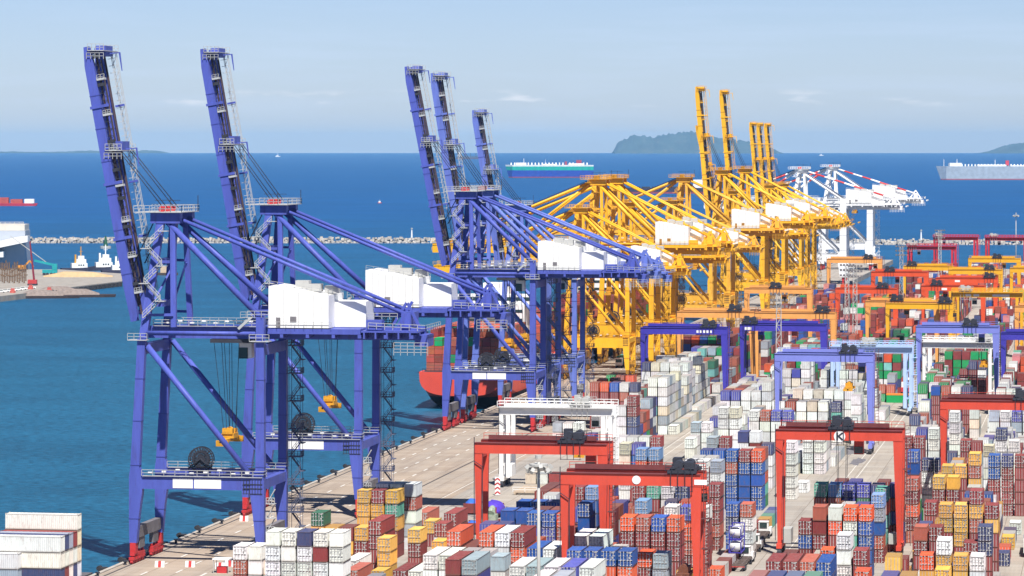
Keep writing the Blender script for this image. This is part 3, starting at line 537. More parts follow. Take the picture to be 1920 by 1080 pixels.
# phrase that finds the bay, photo px and py of the top left front corner of column 0 when n tiers high, n, length in feet, columns (bottom to top; small letter = plain end), bays deep
BAYS = [
 ('lowest row by the quay cranes', 404, 1087, 2, 20, ['', 'RB', 'RB', '', '', 'RO', 'WG'], 1),
 ('front white row beside the quay crane', 436.9, 1022.3, 3, 20, ['RKW', 'Www', 'WC', 'WW'], 1),
 ('white row at the landward crane legs', 483.5, 1001.6, 5, 20, ['WWWWw', 'WWWwW', 'WWWWn', 'WWWrW', 'WWwWw'], 1),
 ('row topped by the dark green one', 583, 986.5, 3, 20, ['YYYD', 'YYY', 'YYR', 'YRY'], 1),
 ('tall mustard row beside the crane foot', 669.4, 918, 5, 20, ['YYYYY', 'RYYYR', 'RRYTY'], 1),
 ('tall row ending in a white stack', 704.6, 906, 5, 20, ['WWWWW', 'WWWWw', 'wGwKw'], 1),
 ('long maroon one before the mustard row', 690.7, 976.3, 4, 40, ['RRRR'], 1),
 ('mustard stack left of the violet one', 707.4, 1007.8, 3, 20, ['YYY'], 1),
 ('violet topped row behind the mustard stack', 718.5, 1001.3, 3, 20, ['DWV', 'RRY'], 1),
 ('low mustard pair near the bottom', 763.9, 1023.5, 2, 20, ['YY', 'YY'], 1),
 ('long white one near the bottom left', 645, 1049.4, 2, 40, ['WW'], 1),
 ('long brick red one at the bottom', 645.4, 1068, 2, 40, ['RK'], 1),
 ('low mustard one at the bottom', 696, 1069, 2, 20, ['YY'], 1),
 ('grey ones at the bottom edge', 684, 1081, 2, 20, ['GG'], 1),
 ('long maroon and white pair at bottom', 736, 1069, 2, 40, ['RR', 'WW'], 1),
 ('long pair behind the white stack', 780, 960, 2, 40, ['RK'], 1),
 ('long maroon one on the apron edge', 832.5, 961.7, 3, 40, ['RRR'], 1),
 ('mustard and maroon before the apron', 794, 975.8, 2, 20, ['RY'], 1),
 ('small maroon one before the orange pair', 812, 981.7, 3, 20, ['WwR'], 1),
 ('long row with two orange tops', 826, 1002, 5, 40, ['WRRRO', 'WRRR', 'WWRRO', 'WWWWW', 'RRROR', 'RRGB', 'RRRW'], 1),
 ('violet and white tops mid left', 814, 1024, 4, 40, ['WWWV', 'WWWW', 'WWWG'], 1),
 ('long white row mid left', 792.5, 1039, 4, 40, ['WWWW', 'WWWW', 'WWWW', 'WWWW'], 1),
 ('maroon and grey pair at bottom centre', 834, 1047.5, 5, 40, ['RRRRr', 'WWWVG'], 1),
 ('plain grey one left of the lamp post', 920, 1042, 4, 20, ['WWWg'], 1),
 ('long row behind the tall lamp post', 954.5, 1059.6, 5, 40, ['RWWWW', 'WWWWG', 'WWWWW', 'WWRVV', 'WWWWW'], 1),
 ('bottom pair beside the tall lamp post', 993, 1084, 5, 40, ['WWWWW', 'WWWWG'], 1),
 ('four blue ones near the red leg', 1063, 1030.4, 5, 20, ['WWWWB', 'WWWWB', 'WWWOB', 'WWWOB'], 1),
 ('long white trio before the red leg', 1073, 1004, 5, 40, ['WWWWW', 'WWWWW', 'WWWW'], 1),
 ('plain maroon one at the gantry leg', 1032, 1032, 4, 20, ['RRRr'], 1),
 ('low white plain one bottom centre', 1150, 1061, 4, 20, ['RRRw'], 1),
 ('blue row left of the lamp post', 939, 956, 5, 20, ['KKKOb', 'KKKOb'], 1),
 ('blue and orange row right of post', 987, 961, 5, 20, ['BTTVB', 'BTTVB', 'KKKKO'], 1),
 ('blue row behind on the apron', 968, 940, 5, 20, ['BBBBb', 'BBBBB', 'BBBBB'], 1),
 ('blue pair between the gantry legs', 1083, 943, 5, 20, ['BBBbB'], 1),
 ('maroon and light blue under gantry beam', 1071, 912, 5, 20, ['KRRRR', 'BBBBL'], 2),
 ('orange and blue row under gantry', 1162.8, 968.5, 5, 20, ['RRRRO', 'RRRRK', 'RRRRB', 'RRRRO'], 1),
 ('white violet row beneath red beam', 1246, 949, 5, 20, ['RRRRW', 'RRRRV', 'RRRRW'], 1),
 ('blue topped one under red beam', 1190, 938, 5, 20, ['RKKRL', '', 'KKKRN', 'RKKKO'], 1),
 ('maroon mint row under red beam', 1186, 910, 5, 20, ['RRRRR', 'KKKRT', 'RRRWW', 'RRRRN'], 2),
 ('white row left of right gantry leg', 1196, 985.5, 4, 20, ['WWWW', 'WWWW', 'WWWW', 'RRKO'], 1),
 ('grey one beside the brown spreader', 1224, 1038, 4, 20, ['WWGG'], 1),
 ('orange one beside the grey stack', 1196, 1035, 4, 20, ['RKRO'], 1),
 ('mustard one under the brown spreader', 1267.6, 1069, 3, 20, ['RRY'], 1),
 ('maroon row right of gantry leg', 1327, 907.5, 5, 20, ['RKRRR'], 1),
 ('white grey row right of beam end', 1282, 863, 5, 20, ['WWWWW', 'WWWWW', 'WWWWG'], 1),
 ('white one behind the right leg', 1331, 962, 4, 40, ['WKWW'], 1),
 ('blue pair by the tank containers', 1361, 944, 4, 20, ['BBNB', 'WWWK'], 1),
 ('five tops of blue and orange', 1313, 843, 5, 20, ['BBBWB', 'BWRRB', 'BBBKB', 'bbbBR', 'BBUBO'.replace('U', 'b')], 2),
 ('grey and maroon pair mid yard', 1325, 819.5, 5, 20, ['WWWWG', 'WWWWR'], 1),
 ('navy and white plain pair mid', 1383, 809, 5, 20, ['WWWWn', 'WWWrw'], 1),
 ('navy one beside the emblem gantry', 1428, 832, 4, 20, ['WWWN'], 1),
 ('white block on the cross lane', 1284, 821.7, 2, 20, ['WW'], 2),
 ('pale pair above the cross lane', 1295, 792, 3, 20, ['WWG', 'WWW'], 2),
 ('white and cream block by lane', 1346.7, 764, 6, 20, ['WWWWWW', 'WWWWWC'], 3),
 ('violet topped white row mid yard', 1351, 733, 5, 20, ['WWWWV', 'WWWWV', 'WWWWW', 'WWWWW', 'WWWWWW'], 2),
 ('white row before the green stacks', 1382, 716, 5, 20, ['WWWWW', 'WWWWC', 'WWWWW'], 1),
 ('red violet row left of emblem', 1404, 770, 5, 20, ['WWWWW', 'WWWWK', 'WWWWV', 'WWWWV'], 1),
 ('white row with one brick red', 1453, 752, 5, 20, ['WWWWW', 'WWWWK', 'WWWWw', 'WWWwC', 'WWWWw'], 2),
 ('navy one among the white field', 1559, 754, 5, 20, ['WWWTN'], 1),
 ('cream and white row mid field', 1487, 730.7, 5, 20, ['WWWWC', 'WWWWW', 'WWWWc', 'WWWWw', 'WWWWW', 'WWWWWW'], 2),
 ('white row under the periwinkle beam', 1538.7, 693.7, 5, 20, ['WWWWW', 'WWWWG', 'WWWWW', 'WWWWW', 'WWWWC', 'WWWKW'], 3),
 ('white violet pair at periwinkle leg', 1467, 692, 5, 20, ['WWWWW', 'WWWCv', 'WWWWWW'], 3),
 ('white stack left of periwinkle leg', 1596, 741, 5, 20, ['WWWWW'], 3),
 ('white stack under the emblem beam', 1472, 828, 5, 20, ['WWWWW'], 1),
 ('white row below the emblem beam', 1505, 808, 4, 20, ['WWWW', 'WWWW'], 3),
 ('ground row along the wide lane', 1547, 856, 1, 20, ['W'], 6),
 ('ground row beyond the periwinkle leg', 1642, 771, 2, 20, ['WW'], 4),
 ('cream pair beside the emblem leg', 1472, 903, 1, 20, ['W', 'W'], 1),
 ('mint to navy row under emblem', 1526, 907, 5, 20, ['RRRKT', 'RRRKL', 'RRRVV', 'RRRDV', 'RRRRN'], 1),
 ('blue and grey stack under emblem', 1633, 927, 5, 20, ['RKbGL'], 3),
 ('terracotta white red row below emblem', 1521, 953, 5, 20, ['RRRrk', 'RRROw', 'RRTWO', 'BBBBO'], 1),
 ('maroon stack at the emblem leg', 1493, 980, 4, 20, ['RRBR'], 1),
 ('white tower with orange neighbour', 1538, 1001.5, 5, 20, ['RROO', 'WWWwW', 'RRRR'], 1),
 ('long maroon trio at the bottom', 1436, 1051, 4, 40, ['RRRR', 'RRRR', 'RRRK', 'RRBB'], 1),
 ('low maroon and white tops', 1462, 1043, 2, 40, ['RR', '', 'RW'], 1),
 ('orange one at the bottom edge', 1602, 1070, 4, 20, ['RRRO'], 1),
 ('mint tops at the bottom edge', 1650, 1081, 2, 20, ['RT', 'RT', 'RW'], 1),
 ('blue column right of emblem gantry', 1702, 845, 5, 20, ['RRRbB'], 1),
 ('brick red column right of ladder', 1699, 896, 5, 20, ['KRORK', '', ''], 3),
 ('grey navy pair behind mustard tops', 1728, 861, 4, 20, ['WWWN', 'WWWN'], 1),
 ('mustard pair left of maroon tower', 1748.7, 893, 5, 20, ['RYRRY', 'YRRRy'], 1),
 ('mustard row topped by one higher', 1765, 872.5, 5, 20, ['RRRRY', 'RRRRY', 'RRRYKY'], 1),
 ('maroon mustard row at the right', 1760.7, 945, 5, 20, ['RYRYY', 'RRYYY', 'RRRKYR', 'RRRYR'], 1),
 ('maroon stack left of mustard stacks', 1733, 941, 4, 20, ['RRRR'], 1),
 ('mustard over maroon at far right', 1866, 900, 5, 20, ['YYYRY'], 1),
 ('blue tower before the striped lane', 1853, 853, 5, 20, ['RRRBB', 'RRRRN', 'RRRRR'], 1),
 ('navy tower near the right edge', 1833.3, 986.5, 5, 20, ['RRRNN'], 1),
 ('terracotta and maroon tops lower right', 1713, 987, 4, 20, ['RRRk', 'RRRR'], 1),
 ('maroon one between white and navy', 1806, 1017, 4, 20, ['RRRR'], 1),
 ('white tower over mustard lower right', 1724, 1011, 5, 20, ['YYYO', 'RYYYW', 'YYYY', 'WWWW'], 1),
 ('mustard one at bottom right', 1752, 1067, 4, 20, ['RRRY'], 1),
 ('salmon stack at bottom right', 1826, 1046, 2, 20, ['KK'], 1),
 ('navy one alone on the ground', 1868, 1036, 1, 20, ['N'], 1),
 ('orange one behind the navy one', 1870, 1024, 1, 20, ['O'], 1),
 ('ground row beside the right road', 1878, 1006, 1, 20, ['Y'], 3),
 ('white one with an orange disc', 1892, 979, 1, 20, ['W'], 1),
 ('white box at the bottom right', 1848, 1078, 1, 20, ['W'], 1),
 ('white row under the right gantry', 1854.5, 771, 5, 20, ['WWWWG', 'WWWWW', 'WWWGV', 'WWWWW'], 2),
 ('white tower beside the right leg', 1780, 772, 6, 20, ['WWWWWW'], 1),
 ('cream stack by the fenced gap', 1818, 768, 3, 20, ['WCW'], 3),
 ('navy and white stacks lower right', 1867, 804, 6, 20, ['WWWWWN', 'WWWWW'], 1),
 ('cream one before the navy tower', 1844, 835, 4, 20, ['WWWC'], 1),
 ('maroon tower before the cream stack', 1801, 825, 5, 20, ['RRRRR'], 1),
 ('navy tops right of red leg', 1773, 848, 4, 20, ['WWWN'], 1),
 ('brick red one by the wide lane', 1722, 776, 4, 20, ['WWWK'], 1),
 ('violet and white by the lane', 1718, 803, 5, 20, ['WWWWV', 'WWWWW'], 1),
 ('maroon pair above the blue column', 1690, 819, 5, 20, ['RRRRR', 'RRRRR'], 1),
 ('green topped wall under pale gantry', 1640.6, 664, 5, 20, ['wweer', 'wweao', 'rnere'], 4),
 ('terracotta pair on the lane edge', 1645, 722, 2, 20, ['EK', 'EK'], 1),
 ('green wall under white gantry', 1771, 659, 5, 20, ['rrrre', 'reeer', 'reeer', 'rrrre', 'rrnre'], 4),
 ('navy pair before the green wall', 1799, 677, 5, 20, ['RRWR', 'RWRRN', 'RRRWN'], 1),
 ('blue terracotta row before navy pair', 1745.6, 724, 5, 20, ['RRRRb', 'RRRRK', 'RRRWW', 'RRRRN'], 1),
 ('salmon white column at right edge', 1898, 662, 5, 20, ['WWWRw', 'WWWWP'], 4),
 ('red row right of white gantry', 1106, 717, 5, 20, ['RRRRK', 'RRRRO', 'RRRRB', 'WWRKW', 'WWWWN'], 6),
 ('maroon stack beside the white leg', 1155.6, 761.5, 5, 20, ['WWWWW', 'WWNNRR'], 6),
 ('white pair six high by lane', 1215, 708, 6, 20, ['WCAVWW', 'WGCWWW', 'W'], 9),
 ('white row behind six high pair', 1203, 679.5, 6, 20, ['WWWWWN', 'WWWWWC', 'WWWWWW', 'WWWWKW', 'WWWCWW', 'W'], 9),
 ('cream stack at the beam end', 1161, 831, 5, 20, ['WWWcC', 'WWbBV'], 1),
 ('light blue pair at the beam end', 1191.7, 841, 5, 20, ['WWWOL', 'WWWRL'], 1),
 ('long white and red tops', 1154, 818, 4, 20, ['WWWW', 'WWWW', 'WWWW', 'WWWR'], 1),
 ('ground row left of the emblem leg', 1414, 979, 1, 20, ['R'], 5, ['Y', 'T', 'L', 'B']),
 ('bottom edge row below maroon trio', 1398, 1085, 5, 40, ['RRRRP', 'RRRRB', 'RRRRL', 'RRRRT'], 1),
 ('bottom edge row before emblem stacks', 1648, 1086, 5, 40, ['RRRRV', 'RRRRY'], 1),
 ('ground row by the yard tractors', 1327, 1066, 1, 20, ['O'], 5, ['W', 'R', 'W', 'K']),
 ('one under the tank containers', 1366.1, 1037.3, 1, 20, ['B'], 1),
 ('grey one under the white gantry', 1036, 792, 2, 20, ['WG', 'WW', 'WW'], 1),
 ('low trio behind the blue row', 985, 887, 1, 20, ['c', 'w', 'r'], 1),
 ('green and red wall behind blue gantry', 1281, 630, 6, 20, ['rrrebr', 'rreero', 'rrrreb', 'rrddre', 'erderk', 'rreerr'], 3),
 ('maroon wall left of light tower', 1395, 640, 5, 20, ['rrwrr', 'rgrrr', 'rrrwg'], 4),
 ('red white row behind blue gantries', 1468, 646, 5, 20, ['rrrrw', 'rrrrk', 'rrrrw', 'wwwaa', 'rrrea'], 3),
]
LANE = []      # long rows standing one high along the truck lanes are given as deep bays above
PALF = 'RRRRRKKKOWEEBNVAGT'
PITCH = 2.79
boxes, feet = [], []                                   # boxes: dict per container; feet: occupied footprints
def free(x, y, l):
    return not any(abs(x - a) < 2.4 and y < b + bl - .02 and b < y + l - .02 for a, b, bl in feet)
def add_stack(x, y, l, s, **k):
    feet.append((x, y, l))
    for t, ch in enumerate(s): boxes.append(dict(x=x, y=y, z=t * 2.6, l=l, c=ch.upper(), door=ch.isupper(), top=len(s) - 1 - t, n=len(s), **k))
def lay_bays():
    rnd = random.Random(3)
    order = sorted(BAYS, key=lambda b: P(b[1], b[2], b[3] * 2.6)[1])
    for ph, px, py, n, ft, cols, dep, *more in order:
        x0, y0 = P(px, py, n * 2.6); l = 6.06 if ft == 20 else 12.19
        sh = 0.
        while sh < 9 and not all(free(x0 + k * PITCH, y0 + sh, l) for k, c in enumerate(cols) if c): sh += .5
        vis = 0
        for k, c in enumerate(cols):
            if not c: continue
            vis += 1
            for d in range(dep):
                y = y0 + sh + d * (l + .35); cc = c
                if d and more: cc = more[0][d - 1]
                elif d:
                    pal = 'WWWWGC' if c[-1] in 'WCG' else PALF
                    cc = ''.join(rnd.choice(pal) for _ in c)
                    if len(c) > 2: cc = cc[:max(2, len(c) - rnd.choice((0, 0, 1, 1, 2, 3)))]
                if free(x0 + k * PITCH, y, l): add_stack(x0 + k * PITCH, y, l, cc, ph=ph, col=vis, dep=d, ncol=sum(1 for q in cols if q))
def fill(x0, ncol, ya, yb, pal, lo, hi, prob=.93, seed=0):
    rnd = random.Random(seed); y = ya
    while y < yb:
        l = 12.19 if rnd.random() < .45 else 6.06; base = rnd.randint(lo, hi)
        for k in range(ncol):
            if rnd.random() > prob or not free(x0 + k * PITCH, y, l): continue
            n = max(1, min(hi, base + rnd.choice((-2, -1, 0, 0, 0, 1)))); run = rnd.choice(pal)
            add_stack(x0 + k * PITCH, y, l, ''.join((run if rnd.random() < .4 else rnd.choice(pal)).lower() for _ in range(n)), ph='', col=k, dep=0, ncol=ncol)
        y += l + (.4 if rnd.random() < .8 else 2.5)

# meshes shared by the copies
def corr_side(b, x, l, h, out, n):
    """one corrugated long side at x"""
    o = len(b.v); pts = []; p = l / n
    for i in range(n):
        y = i * p
        pts += [(y, 0), (y + p * .35, 0), (y + p * .5, -.045 * out), (y + p * .85, -.045 * out)]
    pts.append((l, 0))
    for y, dx in pts: b.v += [(x + dx, y, .12), (x + dx, y, h - .1)]
    for i in range(len(pts) - 1): a = o + 2 * i; b.f.append((a, a + 2, a + 3, a + 1))
def container_mesh(l, door):
    W_, h = 2.44, 2.5; b = MB()
    n = 18 if l < 7 else 36
    corr_side(b, 0.03, l, h, -1, n); corr_side(b, W_ - .03, l, h, 1, n)
    for x in (0, W_ - .12):                             # corner posts and rails
        b.box(x, x + .12, 0, .14, 0, h); b.box(x, x + .12, l - .14, l, 0, h)
        b.box(x, x + .12, .14, l - .14, 0, .15); b.box(x, x + .10, .14, l - .14, h - .11, h - .01)
    for y in (0, l - .12): b.box(.12, W_ - .12, y + .005, y + .115, 0, .13); b.box(.12, W_ - .12, y + .005, y + .115, h - .12, h - .02)
    b.box(.1, W_ - .1, .14, l - .14, .05, .12)
    def plain(y, sgn):
        o = len(b.v); m = 9; p = (W_ - .24) / m; pts = []
        for i in range(m): x = .12 + i * p; pts += [(x, 0), (x + p * .4, 0), (x + p * .5, .05), (x + p * .9, .05)]
        pts.append((W_ - .12, 0))
        for x, dy in pts: b.v += [(x, y + sgn * dy, .13), (x, y + sgn * dy, h - .12)]
        for i in range(len(pts) - 1): a = o + 2 * i; b.f.append((a, a + 2, a + 3, a + 1))
    plain(l - .03, -1)
    if not door: plain(.03, 1)
    for x in (0, W_ - .18):
        for y in (-.01, l - .17):
            for z, z_ in ((0, .11), (h - .11, h + .09)): b.box(x - .005, x + .185, y, y + .18, z, z_)
    return b.mesh('container_body', None)
def door_mesh(side):
    W_, h = 2.44, 2.5; b = MB(); x0, x1 = (.13, 1.215) if side == 0 else (1.225, 2.31)
    m = 5; p = (h - .26) / m; o = len(b.v); pts = []
    for i in range(m): z = .14 + i * p; pts += [(z, .06), (z + p * .16, .06), (z + p * .22, .10), (z + p * .94, .10)]
    pts.append((h - .13, .06))
    for z, y in pts: b.v += [(x0, y, z), (x1, y, z)]
    for i in range(len(pts) - 1): a = o + 2 * i; b.f.append((a, a + 1, a + 3, a + 2))
    return b.mesh('door', None)
def bars_mesh(side):
    h = 2.5; b = MB(); x0 = .13 if side == 0 else 1.225
    for q in (.30, .80):
        x = x0 + q; b.box(x - .03, x + .03, -.03, .04, .05, h - .06)
        for z in (.12, .95, 1.75, h - .2): b.box(x - .09, x + .09, -.045, .05, z, z + .09)
        b.box(x, x + .32, -.05, .03, 1.02, 1.09)
    for z in (.3, .95, 1.65, 2.3): b.box(x0 + (0 if side == 0 else .95), x0 + (.14 if side == 0 else 1.09), -.02, .05, z, z + .12)
    if side == 1:                                       # white code marks and a plate on the right leaf
        for z, a, e in ((2.28, .45, 1.0), (2.14, .5, .95), (1.5, .52, .8), (1.38, .52, .8), (1.26, .52, .8)): b.box(x0 + a, x0 + e, .02, .055, z, z + .075)
    return b.mesh('locking_bar', None)
def roof_mesh(l):
    b = MB(); n = 10 if l < 7 else 20; p = (l - .24) / n; h = 2.5; o = len(b.v); pts = []
    for i in range(n): y = .12 + i * p; pts += [(y, h - .03), (y + p * .3, h - .03), (y + p * .42, h - .005), (y + p * .88, h - .005)]
    pts.append((l - .12, h - .03))
    for y, z in pts: b.v += [(.09, y, z), (2.35, y, z)]
    for i in range(len(pts) - 1): a = o + 2 * i; b.f.append((a, a + 1, a + 3, a + 2))
    return b.mesh('roof', None)
def faces_of(x, y, l, z0, z1):
    x0, x1, y0, y1 = x, x + 2.44, y, y + l
    return (((x0, y0, z1), (x1, y0, z1), (x1, y1, z1), (x0, y1, z1)), ((x1, y0, z0), (x1, y1, z0), (x1, y1, z1), (x1, y0, z1)), ((x0, y0, z0), (x1, y0, z0), (x1, y0, z1), (x0, y0, z1)))
def quads(fs, Wd=960, Hd=540):
    for q in fs:
        pp = np.array([proj(*v)[:2] for v in q]) / 2
        a0, b0 = np.floor(pp.min(0)).astype(int); a1, b1 = np.ceil(pp.max(0)).astype(int)
        a0, b0, a1, b1 = max(a0, 0), max(b0, 0), min(a1, Wd), min(b1, Hd)
        if a0 >= a1 or b0 >= b1: continue
        X, Y = np.meshgrid(np.arange(a0, a1) + .5, np.arange(b0, b1) + .5)
        sg = [(pp[(k + 1) % 4, 0] - pp[k, 0]) * (Y - pp[k, 1]) - (pp[(k + 1) % 4, 1] - pp[k, 1]) * (X - pp[k, 0]) for k in range(4)]
        yield slice(b0, b1), slice(a0, a1), np.all([s >= 0 for s in sg], 0) | np.all([s <= 0 for s in sg], 0)
def near_fill():
    """stacks behind the surveyed ones, as tall as they can be without hiding those"""
    rnd = random.Random(21); dep = np.full((540, 960), 1e9)
    def paint_(x, y, l, n):
        d = proj(x, y, 0)[2]
        for r, c, m in quads(faces_of(x, y, l, 0, n * 2.6)): q = dep[r, c]; q[m & (q > d)] = d
    done = set()
    for b in sorted(boxes, key=lambda b: -b['y']):
        k = (b['x'], b['y'])
        if k not in done: done.add(k); paint_(b['x'], b['y'], b['l'], b['n'])
    for x0, ncol, ya, yb, pal in FILL:
        y = ya
        while y < yb:
            for k in range(ncol):
                x = x0 + k * PITCH
                if not free(x, y, 6.06) or rnd.random() < .05: continue
                d = proj(x, y, 0)[2]
                for n in (5, 4, 3, 2):
                    bad = tot = 0
                    for r, c, m in quads(faces_of(x, y, 6.06, 0, n * 2.6)):
                        q = dep[r, c]; tot += m.sum(); bad += (m & (q > d) & (q < 1e8)).sum()
                    if tot and bad < .06 * tot: break
                else: continue
                if n > 2 and rnd.random() < .4: n -= 1
                add_stack(x, y, 6.06, ''.join(rnd.choice(pal) for _ in range(n)), ph='', col=k, dep=0, ncol=ncol); paint_(x, y, 6.06, n)
            y += 6.5
FILL = [(-136, 6, 880, 1080, 'WWWWWGCVR'), (-104, 6, 905, 1070, 'WWWWWGCVRK'), (-85, 6, 830, 1085, 'WWWWWWGCK'), (-88, 6, 700, 790, 'WWWWGRBBK'), (-49, 4, 835, 960, 'WWWNKWB'), (-53, 5, 965, 1110, 'RRKEEWNWB'), (-31, 5, 780, 1040, 'WWWRNVGW'),
        (-109, 6, 590, 690, 'RRKBBWOVR'), (-90, 6, 560, 690, 'RRKBBWOVR'), (-54, 5, 640, 690, 'RRKBWOVG'), (-36, 5, 560, 740, 'YYRRKWNB')]
def visible_area():
    """photo pixels (at 1/2 scale) each container shows, by painting its three faces far to near"""
    Wd, Hd = 960, 540; buf = np.full((Hd, Wd), -1, np.int32)
    order = sorted(range(len(boxes)), key=lambda i: -proj(boxes[i]['x'], boxes[i]['y'], boxes[i]['z'])[2] + boxes[i]['z'] * 1e-3)
    for i in order:
        b = boxes[i]; x0, x1, y0, y1, z0, z1 = b['x'], b['x'] + 2.44, b['y'], b['y'] + b['l'], b['z'], b['z'] + 2.6
        for q in (((x0, y0, z1), (x1, y0, z1), (x1, y1, z1), (x0, y1, z1)), ((x1, y0, z0), (x1, y1, z0), (x1, y1, z1), (x1, y0, z1)), ((x0, y0, z0), (x1, y0, z0), (x1, y0, z1), (x0, y0, z1))):
            pp = np.array([proj(*v)[:2] for v in q]) / 2
            a0, b0 = np.floor(pp.min(0)).astype(int); a1, b1 = np.ceil(pp.max(0)).astype(int)
            a0, b0, a1, b1 = max(a0, 0), max(b0, 0), min(a1, Wd), min(b1, Hd)
            if a0 >= a1 or b0 >= b1: continue
            X, Y = np.meshgrid(np.arange(a0, a1) + .5, np.arange(b0, b1) + .5)
            sg = [(pp[(k + 1) % 4, 0] - pp[k, 0]) * (Y - pp[k, 1]) - (pp[(k + 1) % 4, 1] - pp[k, 1]) * (X - pp[k, 0]) for k in range(4)]
            ins = np.all([s >= 0 for s in sg], 0) | np.all([s <= 0 for s in sg], 0)
            buf[b0:b1, a0:a1][ins] = i
    ids, cnt = np.unique(buf[buf >= 0], return_counts=True)
    for b in boxes: b['vis'] = 0
    for i, c in zip(ids, cnt): boxes[i]['vis'] = int(c)
ORD = ['first', 'second', 'third', 'fourth', 'fifth', 'sixth', 'seventh', 'eighth']
def build_containers():
    lay_bays()
    WH = 'WWWWWWGCVK'; MIX = 'RRRRKKOEEEEDWNBVAG'; RED = 'RRRRRRKKOOVNBWWPE'
    near_fill()
    fill(-136, 6, 1090, 1250, MIX, 3, 5, seed=1); fill(-136, 6, 1255, 1670, RED, 2, 5, seed=11)
    fill(-108, 6, 1075, 1240, MIX, 2, 5, seed=2); fill(-108, 6, 1250, 1670, RED, 2, 5, seed=12)
    fill(-83, 6, 1085, 1290, MIX, 2, 5, seed=3); fill(-83, 6, 1300, 1670, RED, 2, 5, seed=13)
    fill(-53, 5, 1112, 1300, MIX, 2, 5, seed=4); fill(-53, 5, 1310, 2080, RED, 2, 5, seed=14)
    fill(-31, 6, 1040, 2100, RED, 2, 5, seed=5)
    fill(-109, 6, 1860, 2120, RED, 2, 4, seed=6)
    fill(-82, 6, 1800, 2150, RED, 2, 4, seed=7)
    fill(-5, 6, 600, 2100, RED, 2, 5, seed=8); fill(22, 6, 650, 2100, RED, 2, 5, seed=9); fill(50, 6, 700, 2000, MIX, 2, 5, seed=10)
    visible_area()
    rank = sorted([i for i, b in enumerate(boxes) if b['ph']], key=lambda i: -boxes[i]['vis'])
    single = set(i for i in rank[:298] if boxes[i]['vis'] > 0)
    paint = mat('container_paint', (1, 1, 1), .55, .14, .9, dirt=(.20, .10, .055), dirt_amt=.55, objcol=True, stretch=(1, 1, .35), band=.55)
    roofp = mat('container_roof', (1, 1, 1), .75, .22, .7, dirt=(.33, .28, .23), dirt_amt=.75, objcol=True)
    barm = mat('locking_bar_steel', (.55, .55, .54), .5, .15)
    bare = mat('locking_bar_dark', (.36, .36, .35), .6, .2)
    body = {(l, d): container_mesh(l, d) for l in (6.06, 12.19) for d in (True, False)}
    roofs = {l: roof_mesh(l) for l in (6.06, 12.19)}
    doors = [door_mesh(0), door_mesh(1)]; bars = [bars_mesh(0), bars_mesh(1)]; bars2 = [m.copy() for m in bars]
    for m in list(body.values()) + doors: m.materials.append(paint)
    for m in roofs.values(): m.materials.append(roofp)
    for m in bars: m.materials.append(barm)
    for m in bars2: m.materials.append(bare)
    rnd = random.Random(11); used = {}
    stuff_v, stuff_f, stuff_c = [], [], []
    for i, b in enumerate(boxes):
        c = CC[b['c']]; j = rnd.uniform(.8, 1.16); g = rnd.uniform(0, .10)
        m_ = sum(c) / 3; c = tuple(max(0, min(.85, (v * (1 - g) + m_ * g) * j * rnd.uniform(.94, 1.06))) for v in c)
        if i in single:
            o = bpy.data.objects.new('container', body[(b['l'], b['door'])]); COL.objects.link(o)
            o.location = (b['x'] + rnd.uniform(-.05, .05), b['y'] + rnd.uniform(-.08, .08), b['z']); o.color = (*c, 1)
            kids = [('roof', roofs[b['l']])] if b['top'] == 0 else []
            if b['door']: kids += [('door', doors[0]), ('door', doors[1])]
            for nm, me in kids:
                k = bpy.data.objects.new(nm, me); COL.objects.link(k); k.parent = o; k.color = (*c, 1)
                if nm == 'door':
                    q = bpy.data.objects.new('locking_bar', (bars2 if b['c'] in 'WCGY' else bars)[0 if me is doors[0] else 1]); COL.objects.link(q); q.parent = k
            tier = 'topmost' if b['top'] == 0 else 'under the topmost' if b['top'] == 1 else '%s from top' % ORD[b['top']]
            st = '%s stack' % ORD[b['col'] - 1] if b['ncol'] > 1 else ''
            dp = '' if not b['dep'] else ORD[b['dep']] + ' bay back'
            lab = ', '.join(q for q in ('%s container' % CN[b['c']], tier, st, dp, b['ph']) if q)
            tag(o, label=lab, cat='container', group='shipping containers stacked in the yard')
        else:
            o = len(stuff_v); x0, x1, y0, y1, z0, z1 = b['x'], b['x'] + 2.44, b['y'], b['y'] + b['l'], b['z'], b['z'] + 2.5
            stuff_v += [(x0, y0, z0), (x1, y0, z0), (x1, y1, z0), (x0, y1, z0), (x0, y0, z1), (x1, y0, z1), (x1, y1, z1), (x0, y1, z1)]
            stuff_f += [tuple(q + o for q in f) for f in ((0, 3, 2, 1), (4, 5, 6, 7), (0, 1, 5, 4), (1, 2, 6, 5), (2, 3, 7, 6), (3, 0, 4, 7))]; stuff_c.append(c)
            if b['door'] and b['vis'] > 6:             # locking bars as thin ribs of the same mass
                bc = (.42, .42, .41) if b['c'] in 'WCGY' else (.5, .5, .48)
                for q in (.43, .93, 1.52, 2.02):
                    o = len(stuff_v); stuff_v += [(x0 + q, y0 - .04, z0 + .1), (x0 + q + .07, y0 - .04, z0 + .1), (x0 + q + .07, y0 - .04, z1 - .1), (x0 + q, y0 - .04, z1 - .1)]
                    stuff_f.append((o, o + 1, o + 2, o + 3)); stuff_c.append(bc)
